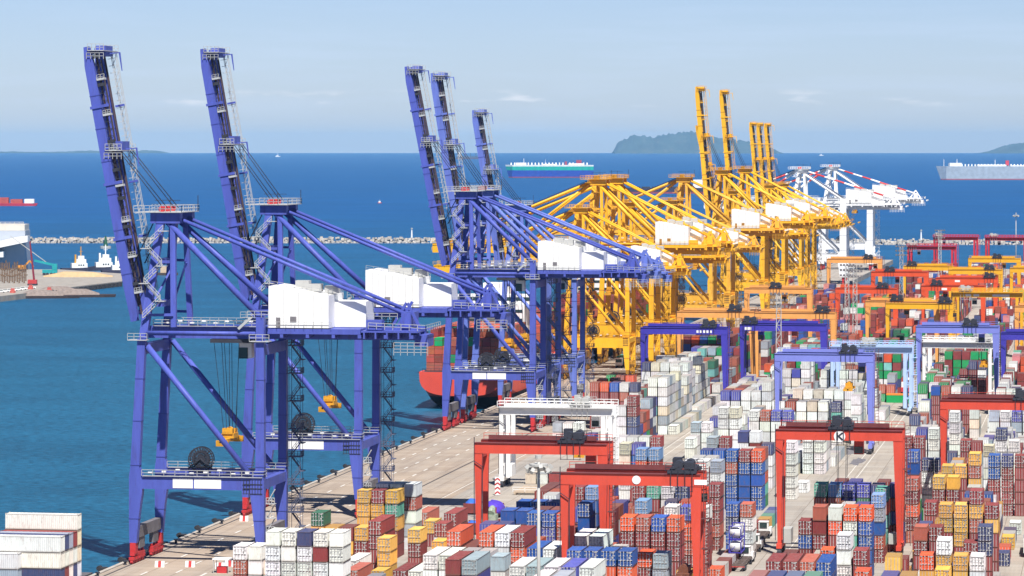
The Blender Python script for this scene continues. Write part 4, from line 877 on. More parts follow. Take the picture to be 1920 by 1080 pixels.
    for b in SHIPBOX:                                    # deck cargo of the ships belongs to the same mass
        o = len(stuff_v); x0, y0, z0, l, c = b; x1, y1, z1 = x0 + 2.44, y0 + l, z0 + 2.5
        stuff_v += [(x0, y0, z0), (x1, y0, z0), (x1, y1, z0), (x0, y1, z0), (x0, y0, z1), (x1, y0, z1), (x1, y1, z1), (x0, y1, z1)]
        stuff_f += [tuple(q + o for q in f) for f in ((0, 3, 2, 1), (4, 5, 6, 7), (0, 1, 5, 4), (1, 2, 6, 5), (2, 3, 7, 6), (3, 0, 4, 7))]; stuff_c.append(c)
    me = bpy.data.meshes.new('container_stacks'); me.from_pydata(stuff_v, [], stuff_f)
    at = me.color_attributes.new('paint', 'FLOAT_COLOR', 'CORNER')
    arr = np.ones((len(me.loops), 4), np.float32); cs = np.array(stuff_c, np.float32)
    cnt = np.array([len(p.vertices) for p in me.polygons])
    # faces arrive six to a box (or one to a rib) in the order of stuff_c
    fidx = []; q = 0; ci = 0
    while q < len(stuff_f):
        six = q + 5 < len(stuff_f) and stuff_f[q][1] == stuff_f[q][0] + 3
        n_ = 6 if six else 1
        fidx += [ci] * n_; q += n_; ci += 1
    arr[:, :3] = np.repeat(cs[np.array(fidx)], cnt, axis=0)
    at.data.foreach_set('color', arr.ravel())
    me.materials.append(mat('container_stack_paint', (1, 1, 1), .6, .2, .5, dirt=(.2, .11, .07), dirt_amt=.5, attr='paint', band=.5))
    o = bpy.data.objects.new('container_stacks', me); COL.objects.link(o)
    tag(o, label='far stacks of many coloured containers filling the yard and the ship decks', cat='containers', kind='stuff')


# ------------------------------------------------------------------ the setting: sea, quay, yard, far pier, breakwater, islands
def sea_material():
    m = bpy.data.materials.new('sea_water'); m.use_nodes = True; t = m.node_tree; n = t.nodes; l = t.links.new; b = n['Principled BSDF']
    tc = n.new('ShaderNodeTexCoord')
    def noise(scale, sx, sy, det=6, ro=.6):
        mp = n.new('ShaderNodeMapping'); mp.inputs['Scale'].default_value = (sx, sy, 1); mp.inputs['Rotation'].default_value = (0, 0, -TH)
        z = n.new('ShaderNodeTexNoise'); z.inputs['Scale'].default_value = scale; z.inputs['Detail'].default_value = det; z.inputs['Roughness'].default_value = ro
        l(tc.outputs['Object'], mp.inputs[0]); l(mp.outputs[0], z.inputs['Vector']); return z
    # sheltered basin greener, open sea deeper blue: the change follows the breakwater
    sp = n.new('ShaderNodeSeparateXYZ'); l(tc.outputs['Object'], sp.inputs[0])
    mr = n.new('ShaderNodeMapRange'); mr.inputs[1].default_value = 1200; mr.inputs[2].default_value = 4200; l(sp.outputs['Y'], mr.inputs[0])
    base = n.new('ShaderNodeMix'); base.data_type = 'RGBA'; base.inputs[6].default_value = (.010, .089, .165, 1); base.inputs[7].default_value = (.0015, .072, .225, 1); l(mr.outputs[0], base.inputs[0])
    st = noise(.0012, .35, 4.5, 5); st2 = noise(.012, .8, 1.5, 6, .7); rip = noise(.35, 1.0, 1.6, 4, .7)
    def addmul(c, fac, lo, hi, a, b_):
        r = n.new('ShaderNodeMapRange'); r.inputs[1].default_value = lo; r.inputs[2].default_value = hi; r.inputs[3].default_value = a; r.inputs[4].default_value = b_; l(fac, r.inputs[0])
        x = n.new('ShaderNodeMix'); x.data_type = 'RGBA'; x.blend_type = 'MULTIPLY'; x.inputs[0].default_value = 1; l(c, x.inputs[6]); l(r.outputs[0], x.inputs[7]); return x.outputs[2]
    c = addmul(base.outputs[2], st.outputs['Fac'], .3, .72, .88, 1.15); c = addmul(c, st2.outputs['Fac'], .36, .66, .86, 1.17); c = addmul(c, rip.outputs['Fac'], .40, .62, .68, 1.36)
    l(c, b.inputs['Base Color']); b.inputs['Roughness'].default_value = .42; b.inputs['Specular IOR Level'].default_value = .22
    bp = n.new('ShaderNodeBump'); bp.inputs['Strength'].default_value = .7; bp.inputs['Distance'].default_value = .5; l(rip.outputs['Fac'], bp.inputs['Height']); l(bp.outputs[0], b.inputs['Normal'])
    return m
WL = -3.0
QE = -184.8                                              # quay edge
b = MB(); nseg = 96; RS = 41000
b.v = [(0, 0, WL)] + [(RS * math.cos(2 * math.pi * i / nseg), RS * math.sin(2 * math.pi * i / nseg), WL) for i in range(nseg)]
b.f = [(0, 1 + i, 1 + (i + 1) % nseg) for i in range(nseg)]
tag(b.build('sea', sea_material()), kind='structure')

def ground_material(name, col, stain, track):
    m = bpy.data.materials.new(name); m.use_nodes = True; t = m.node_tree; n = t.nodes; l = t.links.new; b = n['Principled BSDF']; b.inputs['Roughness'].default_value = .9; b.inputs['Specular IOR Level'].default_value = .15
    tc = n.new('ShaderNodeTexCoord')
    def noise(scale, sc=(1, 1, 1), det=7):
        mp = n.new('ShaderNodeMapping'); mp.inputs['Scale'].default_value = sc; z = n.new('ShaderNodeTexNoise'); z.inputs['Scale'].default_value = scale; z.inputs['Detail'].default_value = det; z.inputs['Roughness'].default_value = .65
        l(tc.outputs['Object'], mp.inputs[0]); l(mp.outputs[0], z.inputs['Vector']); return z.outputs['Fac']
    def ramp(f, a, b_):
        r = n.new('ShaderNodeMapRange'); r.inputs[1].default_value = a; r.inputs[2].default_value = b_; l(f, r.inputs[0]); return r.outputs[0]
    def mix(f, a, col_):
        x = n.new('ShaderNodeMix'); x.data_type = 'RGBA'; l(f, x.inputs[0]); l(a, x.inputs[6]); x.inputs[7].default_value = (*col_, 1); return x.outputs[2]
    rgb = n.new('ShaderNodeRGB'); rgb.outputs[0].default_value = (*col, 1); c = rgb.outputs[0]
    c = mix(ramp(noise(.05, (1, .35, 1)), .42, .72), c, stain); c = mix(ramp(noise(.4, (1, .04, 1)), .50, .78), c, track)
    br = n.new('ShaderNodeTexBrick'); br.inputs['Scale'].default_value = 1; br.inputs['Brick Width'].default_value = 5.5; br.inputs['Row Height'].default_value = 4.5; br.inputs['Mortar Size'].default_value = .07; br.offset = 0
    br.inputs['Color1'].default_value = (1, 1, 1, 1); br.inputs['Color2'].default_value = (.86, .84, .82, 1); br.inputs['Mortar'].default_value = (.55, .5, .47, 1); l(tc.outputs['Object'], br.inputs['Vector'])
    x = n.new('ShaderNodeMix'); x.data_type = 'RGBA'; x.blend_type = 'MULTIPLY'; x.inputs[0].default_value = 1; l(c, x.inputs[6]); l(br.outputs['Color'], x.inputs[7])
    l(mix(ramp(noise(.18), .66, .74), x.outputs[2], tuple(v * .55 for v in track)), b.inputs['Base Color']); return m
conc = ground_material('apron_concrete', (.40, .325, .255), (.335, .30, .26), (.25, .20, .165))
yard = ground_material('yard_concrete', (.40, .36, .31), (.33, .31, .285), (.245, .225, .205))
wallm = mat('quay_wall_concrete', (.22, .20, .18), .9, .35, .3, bump=.3)
b = MB().box(QE + .8, 320, 150, 1690, -8, 0); b.build('yard_pavement', yard)['kind'] = 'structure'
b = MB().box(QE + .8, -150, 1690.0, 2420, -8, 0); b.build('far_quay_pavement', yard)['kind'] = 'structure'
b = MB().box(-114, 320, 1690.0, 2250, -8, 0); b.build('far_yard_pavement', yard)['kind'] = 'structure'
MB().box(QE + .8, -146, 150, 1689, 0, .004).build('quay_apron', conc)['kind'] = 'structure'
MB().box(QE, QE + .8, 150, 2420, -8, .25).build('quay_kerb', mat('kerb_concrete', (.42, .38, .33), .9, .3, .4, dirt=(.12, .1, .09), dirt_amt=.6))['kind'] = 'structure'
b = MB()
for x in (-182.5, -157.8): b.box(x - .22, x + .22, 150, 2400, .004, .02)
b.build('crane_rails', mat('rail_groove', (.06, .055, .055), .8, .3))['kind'] = 'structure'
b = MB()
for k in range(60): y = 520 + k * 14; b.box(-176.6, -176.2, y, y + 4.5, .004, .012); b.box(-171.0, -170.6, y + 4, y + 8.5, .004, .012); b.box(-165.3, -164.9, y, y + 4.5, .004, .012)
b.box(-148.2, -148.0, 200, 1800, .004, .012)
for x in (-115.0, -112.6, -89.5, -87.2, -62.4, -60.0, -36.2, -33.6):
    for y in range(500, 1500, 1): pass
    b.box(x, x + .16, 560, 1800, .004, .012)
for y in range(0, 9): b.box(-34, 40, 806 + y * 2.4, 806.35 + y * 2.4, .004, .012)
for y in range(0, 5): b.box(-142, -100, 738 + y * 3.0, 738.3 + y * 3.0, .004, .012)
b.build('painted_markings', mat('road_paint', (.62, .60, .55), .8, .3, .8))['kind'] = 'structure'
b = MB()
for cx, cy, rx, ry in ((-136, 735, 6, 9), (-131, 727, 4, 6), (-95, 860, 3, 14), (-66, 905, 2.5, 16), (-63, 870, 2, 12), (-165, 640, 2, 9), (-160, 700, 1.6, 12)):
    o = len(b.v); q = 18; rr = [random.uniform(.6, 1.1) for _ in range(q)]
    b.v += [(cx + rx * rr[i] * math.cos(i * 2 * math.pi / q), cy + ry * rr[i] * math.sin(i * 2 * math.pi / q), .014) for i in range(q)]; b.f.append(tuple(range(o, o + q)))
b.build('oil_stains', mat('oil_stain', (.16, .15, .16), .6, .3))['kind'] = 'structure'

rock = mat('breakwater_rock', (.46, .43, .385), .95, .35, .25, bump=.5)
def rubble(name, xa, xb, ya, label, seed):
    """rock mound running left to right across the view at distance ya"""
    rnd = random.Random(seed); b = MB(); a = P(xa, ya, 0); c = P(xb, ya, 0); A, B_ = Vector((*a, 0)), Vector((*c, 0)); d = (B_ - A).normalized(); nrm = Vector((-d.y, d.x, 0)); ln = (B_ - A).length; n = int(ln / 2.6)
    for i in range(n):
        for r in range(6):
            q = (r - 2.5) * 2.4 + rnd.uniform(-1, 1); z = WL + max(.3, 4.6 - abs(q) * .75) + rnd.uniform(-.7, .4); p = A + d * (i * 2.6 + rnd.uniform(-1, 1)) + nrm * q; s = rnd.uniform(.7, 1.45)
            o = len(b.v); pts = [Vector((rnd.uniform(.6, 1.2) * sx, rnd.uniform(.6, 1.2) * sy, rnd.uniform(.6, 1.1) * sz)) * s for sx, sy, sz in ((-1, -1, -1), (1, -1, -1), (1, 1, -1), (-1, 1, -1), (-1, -1, .8), (1, -1, .8), (1, 1, .8), (-1, 1, .8))]
            b.v += [tuple(p + Vector((0, 0, z)) + t) for t in pts]; b.f += [tuple(v + o for v in f) for f in ((0, 3, 2, 1), (4, 5, 6, 7), (0, 1, 5, 4), (1, 2, 6, 5), (2, 3, 7, 6), (3, 0, 4, 7))]
    b.build(name, rock)['kind'] = 'structure'
rubble('breakwater', 20, 830, 449, '', 1); rubble('far_breakwater', 1560, 1990, 452, '', 2)

def island(name, pts, d, depth, seed, z0=0):
    """hills given as (photo px, height in metres) along a ridge at distance d"""
    rnd = random.Random(seed); b = MB(); n = 90; rows = 9
    px0, px1 = pts[0][0], pts[-1][0]; g = []
    for i in range(n + 1):
        px = px0 + (px1 - px0) * i / n
        for (a, ha), (c, hc) in zip(pts, pts[1:]):
            if a <= px <= c: hh = ha + (hc - ha) * (px - a) / (c - a + 1e-9); break
        for r in range(rows):
            v = r / (rows - 1) * 2 - 1; dd = d + v * depth; xc = (px - 960) * d / FPX
            prof = max(0, 1 - abs(v) ** 1.6); h = hh * prof * (1 + rnd.uniform(-.07, .07)) + rnd.uniform(-4, 4) * prof
            g.append((-ST * dd + CT * xc, CT * dd + ST * xc, WL - 1 + h))
    b.v = g
    for i in range(n):
        for r in range(rows - 1): a = i * rows + r; b.f.append((a, a + 1, a + 1 + rows, a + rows))
    m = mat('island_forest', (.04, .065, .06), .95, .5, .0045, dirt=(.26, .22, .17), dirt_amt=.35)
    b.build(name, m, None, True)['kind'] = 'structure'
island('island_hills', [(1150, 25), (1158, 120), (1168, 150), (1185, 195), (1200, 205), (1222, 185), (1250, 215), (1285, 245), (1300, 250), (1340, 190), (1375, 150), (1400, 140), (1420, 125), (1445, 70), (1462, 8)], 39000, 700, 1)
island('island_hills', [(1842, 5), (1860, 36), (1880, 82), (1900, 112), (1925, 122), (1960, 105), (2000, 45)], 39500, 600, 2)
island('distant_hills', [(-40, 5), (20, 22), (60, 14), (120, 19), (170, 32), (185, 26), (230, 8), (250, 22), (275, 36), (300, 27), (315, 4)], 40500, 300, 3)

# ------------------------------------------------------------------ ships
def hull_ring(hb, zd, zb, p, y, n=15):
    r = []
    for i in range(n):
        a = math.pi * i / (n - 1); cx, sx = math.cos(a), math.sin(a)
        r.append((-hb * math.copysign(abs(cx) ** p, cx), y, zd - (zd - zb) * abs(sx) ** p))
    return r
def hull_mat(name, bands):
    m = bpy.data.materials.new(name); m.use_nodes = True; t = m.node_tree; n = t.nodes; b = n['Principled BSDF']; b.inputs['Roughness'].default_value = .5
    tc = n.new('ShaderNodeTexCoord'); sp = n.new('ShaderNodeSeparateXYZ'); t.links.new(tc.outputs['Object'], sp.inputs[0])
    mr = n.new('ShaderNodeMapRange'); mr.inputs[1].default_value = -10; mr.inputs[2].default_value = 60; t.links.new(sp.outputs['Z'], mr.inputs[0])
    cr = n.new('ShaderNodeValToRGB'); cr.color_ramp.interpolation = 'CONSTANT'; e = cr.color_ramp.elements
    while len(e) > 1: e.remove(e[0])
    for k, (z, c) in enumerate(bands):
        q = e[0] if k == 0 else e.new((z + 10) / 70)
        q.position = max(0, (z + 10) / 70); q.color = (*c, 1)
    nz = n.new('ShaderNodeTexNoise'); nz.inputs['Scale'].default_value = .12; nz.inputs['Detail'].default_value = 6; t.links.new(tc.outputs['Object'], nz.inputs['Vector'])
    r2 = n.new('ShaderNodeMapRange'); r2.inputs[1].default_value = .3; r2.inputs[2].default_value = .7; r2.inputs[3].default_value = .85; r2.inputs[4].default_value = 1.12; t.links.new(nz.outputs['Fac'], r2.inputs[0])
    x = n.new('ShaderNodeMix'); x.data_type = 'RGBA'; x.blend_type = 'MULTIPLY'; x.inputs[0].default_value = 1
    t.links.new(mr.outputs[0], cr.inputs[0]); t.links.new(cr.outputs[0], x.inputs[6]); t.links.new(r2.outputs[0], x.inputs[7]); t.links.new(x.outputs[2], b.inputs['Base Color']); return m
def container_ship(y0, L_, hull, label, pal, seed, hi=5):
    cx = QE - 1.8 - 13.4; k_ = 13.3 / 16.1; root = thing('container_ship', (cx, y0, 0), label=label, cat='ship', group='container ships at the quay')
    rings = [hull_ring(15.6, 8.6, 1.2, .62, 0), hull_ring(16.0, 8.6, .2, .6, 5), hull_ring(16.1, 8.6, -3.5, .5, 14), hull_ring(16.1, 8.6, -8, .35, 40), hull_ring(16.1, 8.6, -9, .3, L_ * .7), hull_ring(13, 9.5, -9, .5, L_ * .86), hull_ring(7, 11, -9, .8, L_ * .95), hull_ring(.6, 13, -7, 1, L_)]
    rings = [[(x * k_, y, z) for x, y, z in r] for r in rings]
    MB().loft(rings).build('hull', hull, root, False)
    b = MB().box(-10.5, 10.5, 58, 72, 8.7, 27); b.box(-12.3, 12.3, 60, 69, 27.1, 30.2); b.box(-4, 4, 63, 70, 30.2, 34)
    s = b.build('superstructure', CR['white'], root)
    b = MB()
    for k in range(6): b.box(-10, 10, 57.9, 58.02, 10 + k * 2.9, 11.0 + k * 2.9)
    b.box(-12, 12, 59.9, 60.02, 28.3, 29.5); b.build('window', CR['glass'], s)
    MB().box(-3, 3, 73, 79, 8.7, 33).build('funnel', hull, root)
    b = MB().rail([(-11.8, .4, 8.6), (11.8, .4, 8.6)], 1.1, 2.5, .1); b.box(-11.9, 11.9, .5, 8, 8.3, 8.62); b.box(-3, -1.2, .6, 2.4, 8.6, 10); b.box(2, 4, .6, 2.4, 8.6, 10); b.tube((-5, .1, 5.8), (-5, -.15, 5.8), .5, 8); b.tube((6, .1, 5.8), (6, -.15, 5.8), .5, 8); b.build('stern_fittings', CR['dark'], root)
    rnd = random.Random(seed)
    for k in range(int((L_ - 60) / 6.7)):
        yy = 4.5 + k * 6.6
        if 52 < yy < 80: continue
        half = 4 if yy < L_ * .78 else 2
        for i in range(-half, half + 1):
            for t in range(max(2, hi - (rnd.random() < .2) - (k == 0))):
                SHIPBOX.append((cx + (i - .5) * 2.55 + .05, y0 + yy, 8.7 + t * 2.6, 6.06, tuple(v * rnd.uniform(.8, 1.2) for v in CC[rnd.choice(pal)])))
    return root
container_ship(1060, 235, hull_mat('hull_red', [(-20, (.02, .02, .025)), (.4, (.68, .075, .045))]), 'container ship with a rounded red stern and red deck cargo', 'KKKKKROKKKKKRE', 5)  # dark lower band: boot colour that also paints in shade under the stern
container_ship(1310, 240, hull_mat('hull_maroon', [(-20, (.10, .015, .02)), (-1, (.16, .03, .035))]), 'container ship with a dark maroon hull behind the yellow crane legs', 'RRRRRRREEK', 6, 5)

def far_ship(name, label, px, py, yaw, L_, Bm, hz, hull, sup, raked=True, group='ships at sea'):
    """ship at sea whose middle waterline the photo shows at px, py; its bow points to local +x"""
    x, y = P(px, py, WL); root = thing(name, (x, y, WL), yaw, label=label, cat='ship', group=group)
    rings = []
    for t, w_, zt in ((-.5, .86, 1), (-.46, 1, 1), (.3, 1, 1), (.42, .75, 1.0), (.5, .06, 1.02)):
        xt = t * L_; xbm = xt - (L_ * .045 if t > .45 else 0)
        rings.append([(xbm, -Bm / 2 * w_ * .9, -4), (xt, -Bm / 2 * w_, hz * zt), (xt, Bm / 2 * w_, hz * zt), (xbm, Bm / 2 * w_ * .9, -4)])
    MB().loft(rings).build('hull', hull, root)
    for nm, bx, mm in sup:
        q = MB()
        for v in bx: q.box(*v)
        q.build(nm, mm, root)
    return root
VA = TH                                                  # across the view
tealh = hull_mat('carrier_teal_blue', [(-20, (.30, .03, .04)), (2.2, (.012, .055, .36)), (19, (.004, .40, .30)), (29, (.70, .74, .72))])
greyh = hull_mat('carrier_grey', [(-20, (.40, .07, .06)), (2.2, (.36, .42, .47))])
wt = CR['white']
far_ship('car_carrier', 'car carrier with a blue hull, teal band and white top, out at sea', 1030, 333, VA + math.pi, 230, 32, 33, tealh,
         [('deckhouse', [(60, 88, -13, 13, 33, 39), (-90, -50, -10, 10, 33, 37), (-20, 20, -12, 12, 33, 35.5)], wt), ('funnel', [(-84, -70, -5, 5, 37, 46), (-46, -40, -3, 3, 33, 42)], mat('funnel_maroon', (.3, .05, .08))), ('vent', [(q, q + 3, -8, -5, 33, 37 + (q % 3)) for q in range(-100, 100, 9)], wt), ('mast', [(66, 67, -1, 1, 39, 50), (10, 10.6, -1, 1, 35, 47)], wt), ('stern_ramp', [(-58, -52, -16.4, -16, 3, 27)], CR['dark'])])
far_ship('car_carrier', 'grey car carrier with a dark raked bow, cut by the right edge', 1870, 337, VA + math.pi, 300, 34, 33, greyh,
         [('deckhouse', [(88, 118, -13, 13, 33, 41), (-20, 50, -14, 14, 33, 37), (-100, -30, -14, 14, 33, 35)], wt), ('funnel', [(-28, -20, -4, 4, 35, 47)], mat('funnel_red', (.55, .05, .08))), ('vent', [(q, q + 3, -8, -5, 33, 38 + (q % 4)) for q in range(-100, 120, 8)], wt), ('mast', [(98, 99, -1, 1, 41, 50), (5, 6, -1, 1, 35, 49), (130, 131, -1, 1, 33, 50)], wt), ('side_door', [(14, 18, -17.1, -16.9, 4, 30), (-40, -34, -17.1, -16.9, 13, 17), (-66, -60, -17.1, -16.9, 13, 17), (-28, -10, -17.1, -16.9, 12, 14)], CR['grey'])])
far_ship('coaster', 'small red coaster carrying stacks of red containers, at the left edge', 22, 386, VA, 72, 12, 3.6, hull_mat('coaster_red', [(-20, (.45, .03, .06))]),
         [('deckhouse', [(18, 31, -5, 5, 3.6, 9.5)], wt), ('container_stack', [(-22, -4, -5, 5, 3.6, 11.5), (-1, 15, -5, 5, 3.6, 9.2)], mat('coaster_cargo', (.45, .08, .06), .6, .25, .3))])
far_ship('bulk_carrier', 'dark bulk carrier low in the water behind the yellow cranes', 1245, 363, VA + math.pi, 150, 22, 10, hull_mat('bulk_dark', [(-20, (.30, .05, .07)), (3, (.035, .03, .06))]), [('deckhouse', [(-66, -50, -9, 9, 10, 24)], wt), ('hatch', [(q, q + 14, -7, 7, 10, 12) for q in range(-44, 52, 17)], CR['dark'])])
far_ship('bulk_carrier', 'tiny dark ship on the horizon beside the blue boom', 883, 298, VA, 190, 30, 16, hull_mat('bulk_far', [(-20, (.12, .03, .05)), (4, (.08, .08, .12))]), [('deckhouse', [(-86, -66, -12, 12, 16, 44)], wt), ('cargo_crane', [(q, q + 4, -2, 2, 16, 38) for q in (-40, -5, 30, 60)], CR['dark'])])
far_ship('fishing_boat', 'tiny red and white fishing boat alone on the open sea', 712, 381, VA, 6, 2.6, 1.0, hull_mat('boat_red', [(-20, (.5, .06, .05))]), [('cabin', [(-1.6, 1.2, -.9, .9, 1, 3.2)], wt), ('mast', [(.1, .3, -.1, .1, 3.2, 6)], wt)], group='small boats')
for px, py, lab in ((521, 294, 'white speck of a boat on the horizon right of second boom'), (1540, 292, 'white sail boat on the horizon right of the yellow booms')):
    far_ship('sail_boat', lab, px, py, VA, 40, 10, 5, wt, [('cabin', [(-12, 6, -4, 4, 5, 12)], wt), ('mast', [(-1, 1, -1, 1, 12, 28)], wt)], group='small boats')

# ------------------------------------------------------------------ the pier across the basin, far left
pm = mat('pier_concrete', (.30, .28, .25), .9, .3, .15, dirt=(.42, .30, .18), dirt_amt=.9)
def poly(pts, z0, z1, name, m, kind=None):
    b = MB(); n = len(pts); b.v = [(x, y, z0) for x, y in pts] + [(x, y, z1) for x, y in pts]; b.f = [tuple(range(n - 1, -1, -1)), tuple(range(n, 2 * n))] + [(i, (i + 1) % n, n + (i + 1) % n, n + i) for i in range(n)]
    o = b.build(name, m)
    if kind: o['kind'] = kind
    return o
pa = [P(-60, 562), P(30, 552), P(110, 541), P(229, 527), P(230, 513), P(110, 505), P(-60, 505)]
poly(pa, -8, 0, 'far_pier', pm, 'structure')
b = MB(); A, B_ = Vector((*P(-60, 562), 0)), Vector((*P(229, 527), 0)); n = 62; dv = (B_ - A).normalized(); nv = Vector((dv.y, -dv.x, 0))
for k in range(n):
    p = A.lerp(B_, k / n) + nv * (.6 if k % 2 else .2); b.bar(p + Vector((0, 0, -2.9)), p + Vector((0, 0, -.5)), 1.3, 1.2)
b.build('pier_fenders', mat('fender_black', (.035, .035, .04), .8, .2))['kind'] = 'structure'
def car_carrier_stern():
    x, y = P(-40, 505); root = thing('moored_car_carrier', (x - 13, y + 30, WL), TH, label='grey and white car carrier moored behind the far pier at the left edge', cat='ship')
    MB().box(-34, 33, 0, 24, -2, 27).build('hull', mat('ship_side_grey', (.40, .44, .50), .6, .1, .05), root)
    b = MB().box(-34, 32.6, .5, 22, 27.05, 31); b.rail([(-34, .6, 31), (32, .6, 31)], 1.6, 3, .25); b.build('deckhouse', mat('ship_cream', (.62, .58, .50), .6, .1), root)
    b = MB(); b.loft([[(-40, yy, 14), (12, yy, 15), (36, yy, 20), (36, yy, 24), (28, yy, 23), (6, yy, 18), (-40, yy, 17)] for yy in (-10, -.4)]); b.box(-40, 14, -10, -.4, 7, 9.5); b.box(-40, 20, -8, -.4, 10, 13.8); b.build('stern_ramp', wt, root)
    b = MB().box(-40, 16, -8.2, -8.05, 10.5, 13.2); b.box(-40, 13, -10.2, -10.05, 4.5, 6.8); b.build('window', CR['glass'], root)
car_carrier_stern()
def tug(px, py, sc, label, mastc):
    x, y = P(px, py, WL); root = thing('tugboat', (x, y, WL), TH + .3, label=label, cat='tugboat', group='white tugboats moored behind the far pier')
    rings = [[(t * 14, -w_ * 4, -1), (t * 14.5, -w_ * 4.4, z), (t * 14.5, w_ * 4.4, z), (t * 14, w_ * 4, -1)] for t, w_, z in ((-1, .8, 2.6), (-.3, 1, 2.4), (.5, .95, 2.9), (1, .15, 4))]
    MB().loft(rings).build('hull', mat('tug_hull', (.05, .05, .08)), root)
    b = MB().box(-6, 7, -3.2, 3.2, 2.6, 6.4); b.box(-2, 6, -2.7, 2.7, 6.4, 9.6); b.box(-.5, 4.5, -2.2, 2.2, 9.6, 12.4); h = b.build('wheelhouse', wt, root)
    b = MB()
    for z in (4.2, 7.4, 10.4):
        for q in (-1.6, .2, 2.2): b.box(1 + q, 2.1 + q, -3.3 + (z - 4) * .18, -3.15 + (z - 4) * .18, z, z + 1.2)
    b.build('window', CR['glass'], h)
    b = MB().bar((2, 0, 12.4), (2, 0, 20), .7, .7); b.bar((.4, 0, 16), (3.6, 0, 16), .3, .3); b.box(-3.2, -1.8, -.8, .8, 6.4, 13.5); b.build('mast', mastc, root)
    root.scale = (sc,) * 3
yl = mat('mast_ochre', (.55, .28, .04))
tug(147, 508, .8, 'white tugboat with an ochre mast, leftmost of the moored tugs', yl); tug(193, 507, .85, 'white tugboat with a tall white mast, between the other two tugs', wt); tug(223, 512, .8, 'white tugboat partly hidden by the big blue boom', wt)
def pier_objects():
    rnd = random.Random(5)
    x, y = P(92, 516); r = thing('mobile_crane', (x, y, 0), TH, label='teal mobile crane with a long folded boom on the far pier', cat='mobile crane')
    tl = mat('teal_paint', (.02, .30, .32), .5, .2)
    b = MB().box(-4, 5, -1.4, 1.4, 1.2, 3.4); b.box(2, 5, -1.5, 1.5, 3.4, 7); b.build('carrier', tl, r); MB().bar((4, 0, 6), (-9, 0, 9), 1.3, 1.3).build('boom', tl, r); MB().bar((-2, 1.5, 8), (-24, 1.5, 24), .4, .4).build('jib', CR['grey2'], r)
    b = MB()
    for q in (-3, -1, 1.5, 3.5): b.disc((q, -1.5, .8), .8, 3, 'y', 12)
    b.build('wheels', CR['dark'], r)
    x, y = P(61, 535); r = thing('crawler_crane', (x, y, 0), TH, label='crawler crane with a dark red upright boom on the pier edge', cat='crawler crane')
    MB().box(-2.5, 2.5, -2, 2, 1, 3.2).build('body', mat('crane_red', (.45, .05, .05)), r); b = MB().box(-2.6, 2.6, -2.4, -1.4, 0, 1); b.box(-2.6, 2.6, 1.4, 2.4, 0, 1); b.build('track', CR['dark'], r)
    MB().bar((1, 0, 2), (-1.5, 0, 25), 1.1, 1.1, .7, .7).build('boom', mat('boom_dark_red', (.20, .02, .04)), r)
    x, y = P(40, 508); r = thing('excavator', (x, y, 0), TH + .4, label='orange excavator body beside the teal crane on the far pier', cat='excavator')
    orm = mat('excavator_orange', (.62, .26, .03), .5, .2); MB().box(-2.5, 2.5, -1.5, 1.5, 1.2, 3.6).build('body', orm, r); b = MB().bar((2, 0, 3), (5.5, 0, 6.5), .8, .8); b.bar((5.5, 0, 6.5), (8, 0, 2.5), .6, .6); b.build('arm', orm, r); MB().box(-2.3, 2.3, -1.7, 1.7, 0, 1.1).build('track', CR['dark'], r)
    cars = thing('parked_car', (0, 0, 0), TH + .2, cat='car', group='white cars parked on the far pier edge')
    b = MB().box(-2.2, 2.2, -.9, .9, .35, 1.0); b.loft([[(-1.7, -.85, 1.0), (1.3, -.85, 1.0), (.7, -.75, 1.6), (-1.3, -.75, 1.6)], [(-1.7, .85, 1.0), (1.3, .85, 1.0), (.7, .75, 1.6), (-1.3, .75, 1.6)]]); b.build('body', wt, cars)
    b = MB().box(-1.3, .9, -.9, -.82, 1.05, 1.5); b.build('window', CR['glass'], cars)
    for q in (-1.4, 1.4):
        for s in (-.95, .75): MB().disc((q, s, .35), .35, .2, 'y', 10).build('wheel', CR['dark'], cars)
    for k in range(8):
        px = 2 + k * 8.2; p = P(px, 549 - px * .13); o = cars if k == 0 else copy_tree(cars)
        o.location = (*p, 0); o['label'] = 'white car in the row parked along the edge of the far pier'
    po = thing('pipe_pile', (0, 0, 0), label='dark upright pipe pile standing on the far pier below the moored ship', cat='pile', group='upright piles on the far pier')
    b = MB().tube((0, 0, 0), (0, 0, 11), .35, 8); b.box(-1.2, 1.2, -.5, .5, 7, 7.6); b.box(-1, 1, -.5, .5, 3.5, 4); b.build('shaft', mat('pile_rust', (.16, .10, .06), .8, .3), po)
    for k in range(16):
        o = po if k == 0 else copy_tree(po); o.location = (*P(2 + k * 3.1, 527 + (k % 3) * 2), 0); o.scale = (1, 1, rnd.uniform(.7, 1.15))
    bg = thing('barge', (0, 0, 0), TH + .15, cat='barge', group='laden barges off the far pier')
    MB().loft([[(q, -5 * w_, -2), (q * 1.05, -5.2 * w_, 1.4), (q * 1.05, 5.2 * w_, 1.4), (q, 5 * w_, -2)] for q, w_ in ((-18, .7), (-14, 1), (13, 1), (19, .5))]).build('hull', mat('barge_dark', (.05, .035, .035), .8, .3), bg)
    MB().loft([[(q, -4.2, 1.4), (q, -1.5, 1.4 + h), (q, 1.5, 1.4 + h), (q, 4.2, 1.4)] for q, h in ((-13, .8), (-6, 3.2), (4, 3.0), (11, .7))]).build('gravel_load', mat('gravel_heap', (.22, .18, .16), .95, .3, .6), bg)
    b = MB().box(-17.5, -14.5, -2.6, 2.6, 1.4, 4.2); b.box(-17, -15, -2, 2, 4.2, 5.4); b.build('cabin', mat('barge_red', (.45, .10, .08), .6, .4, 1.), bg)
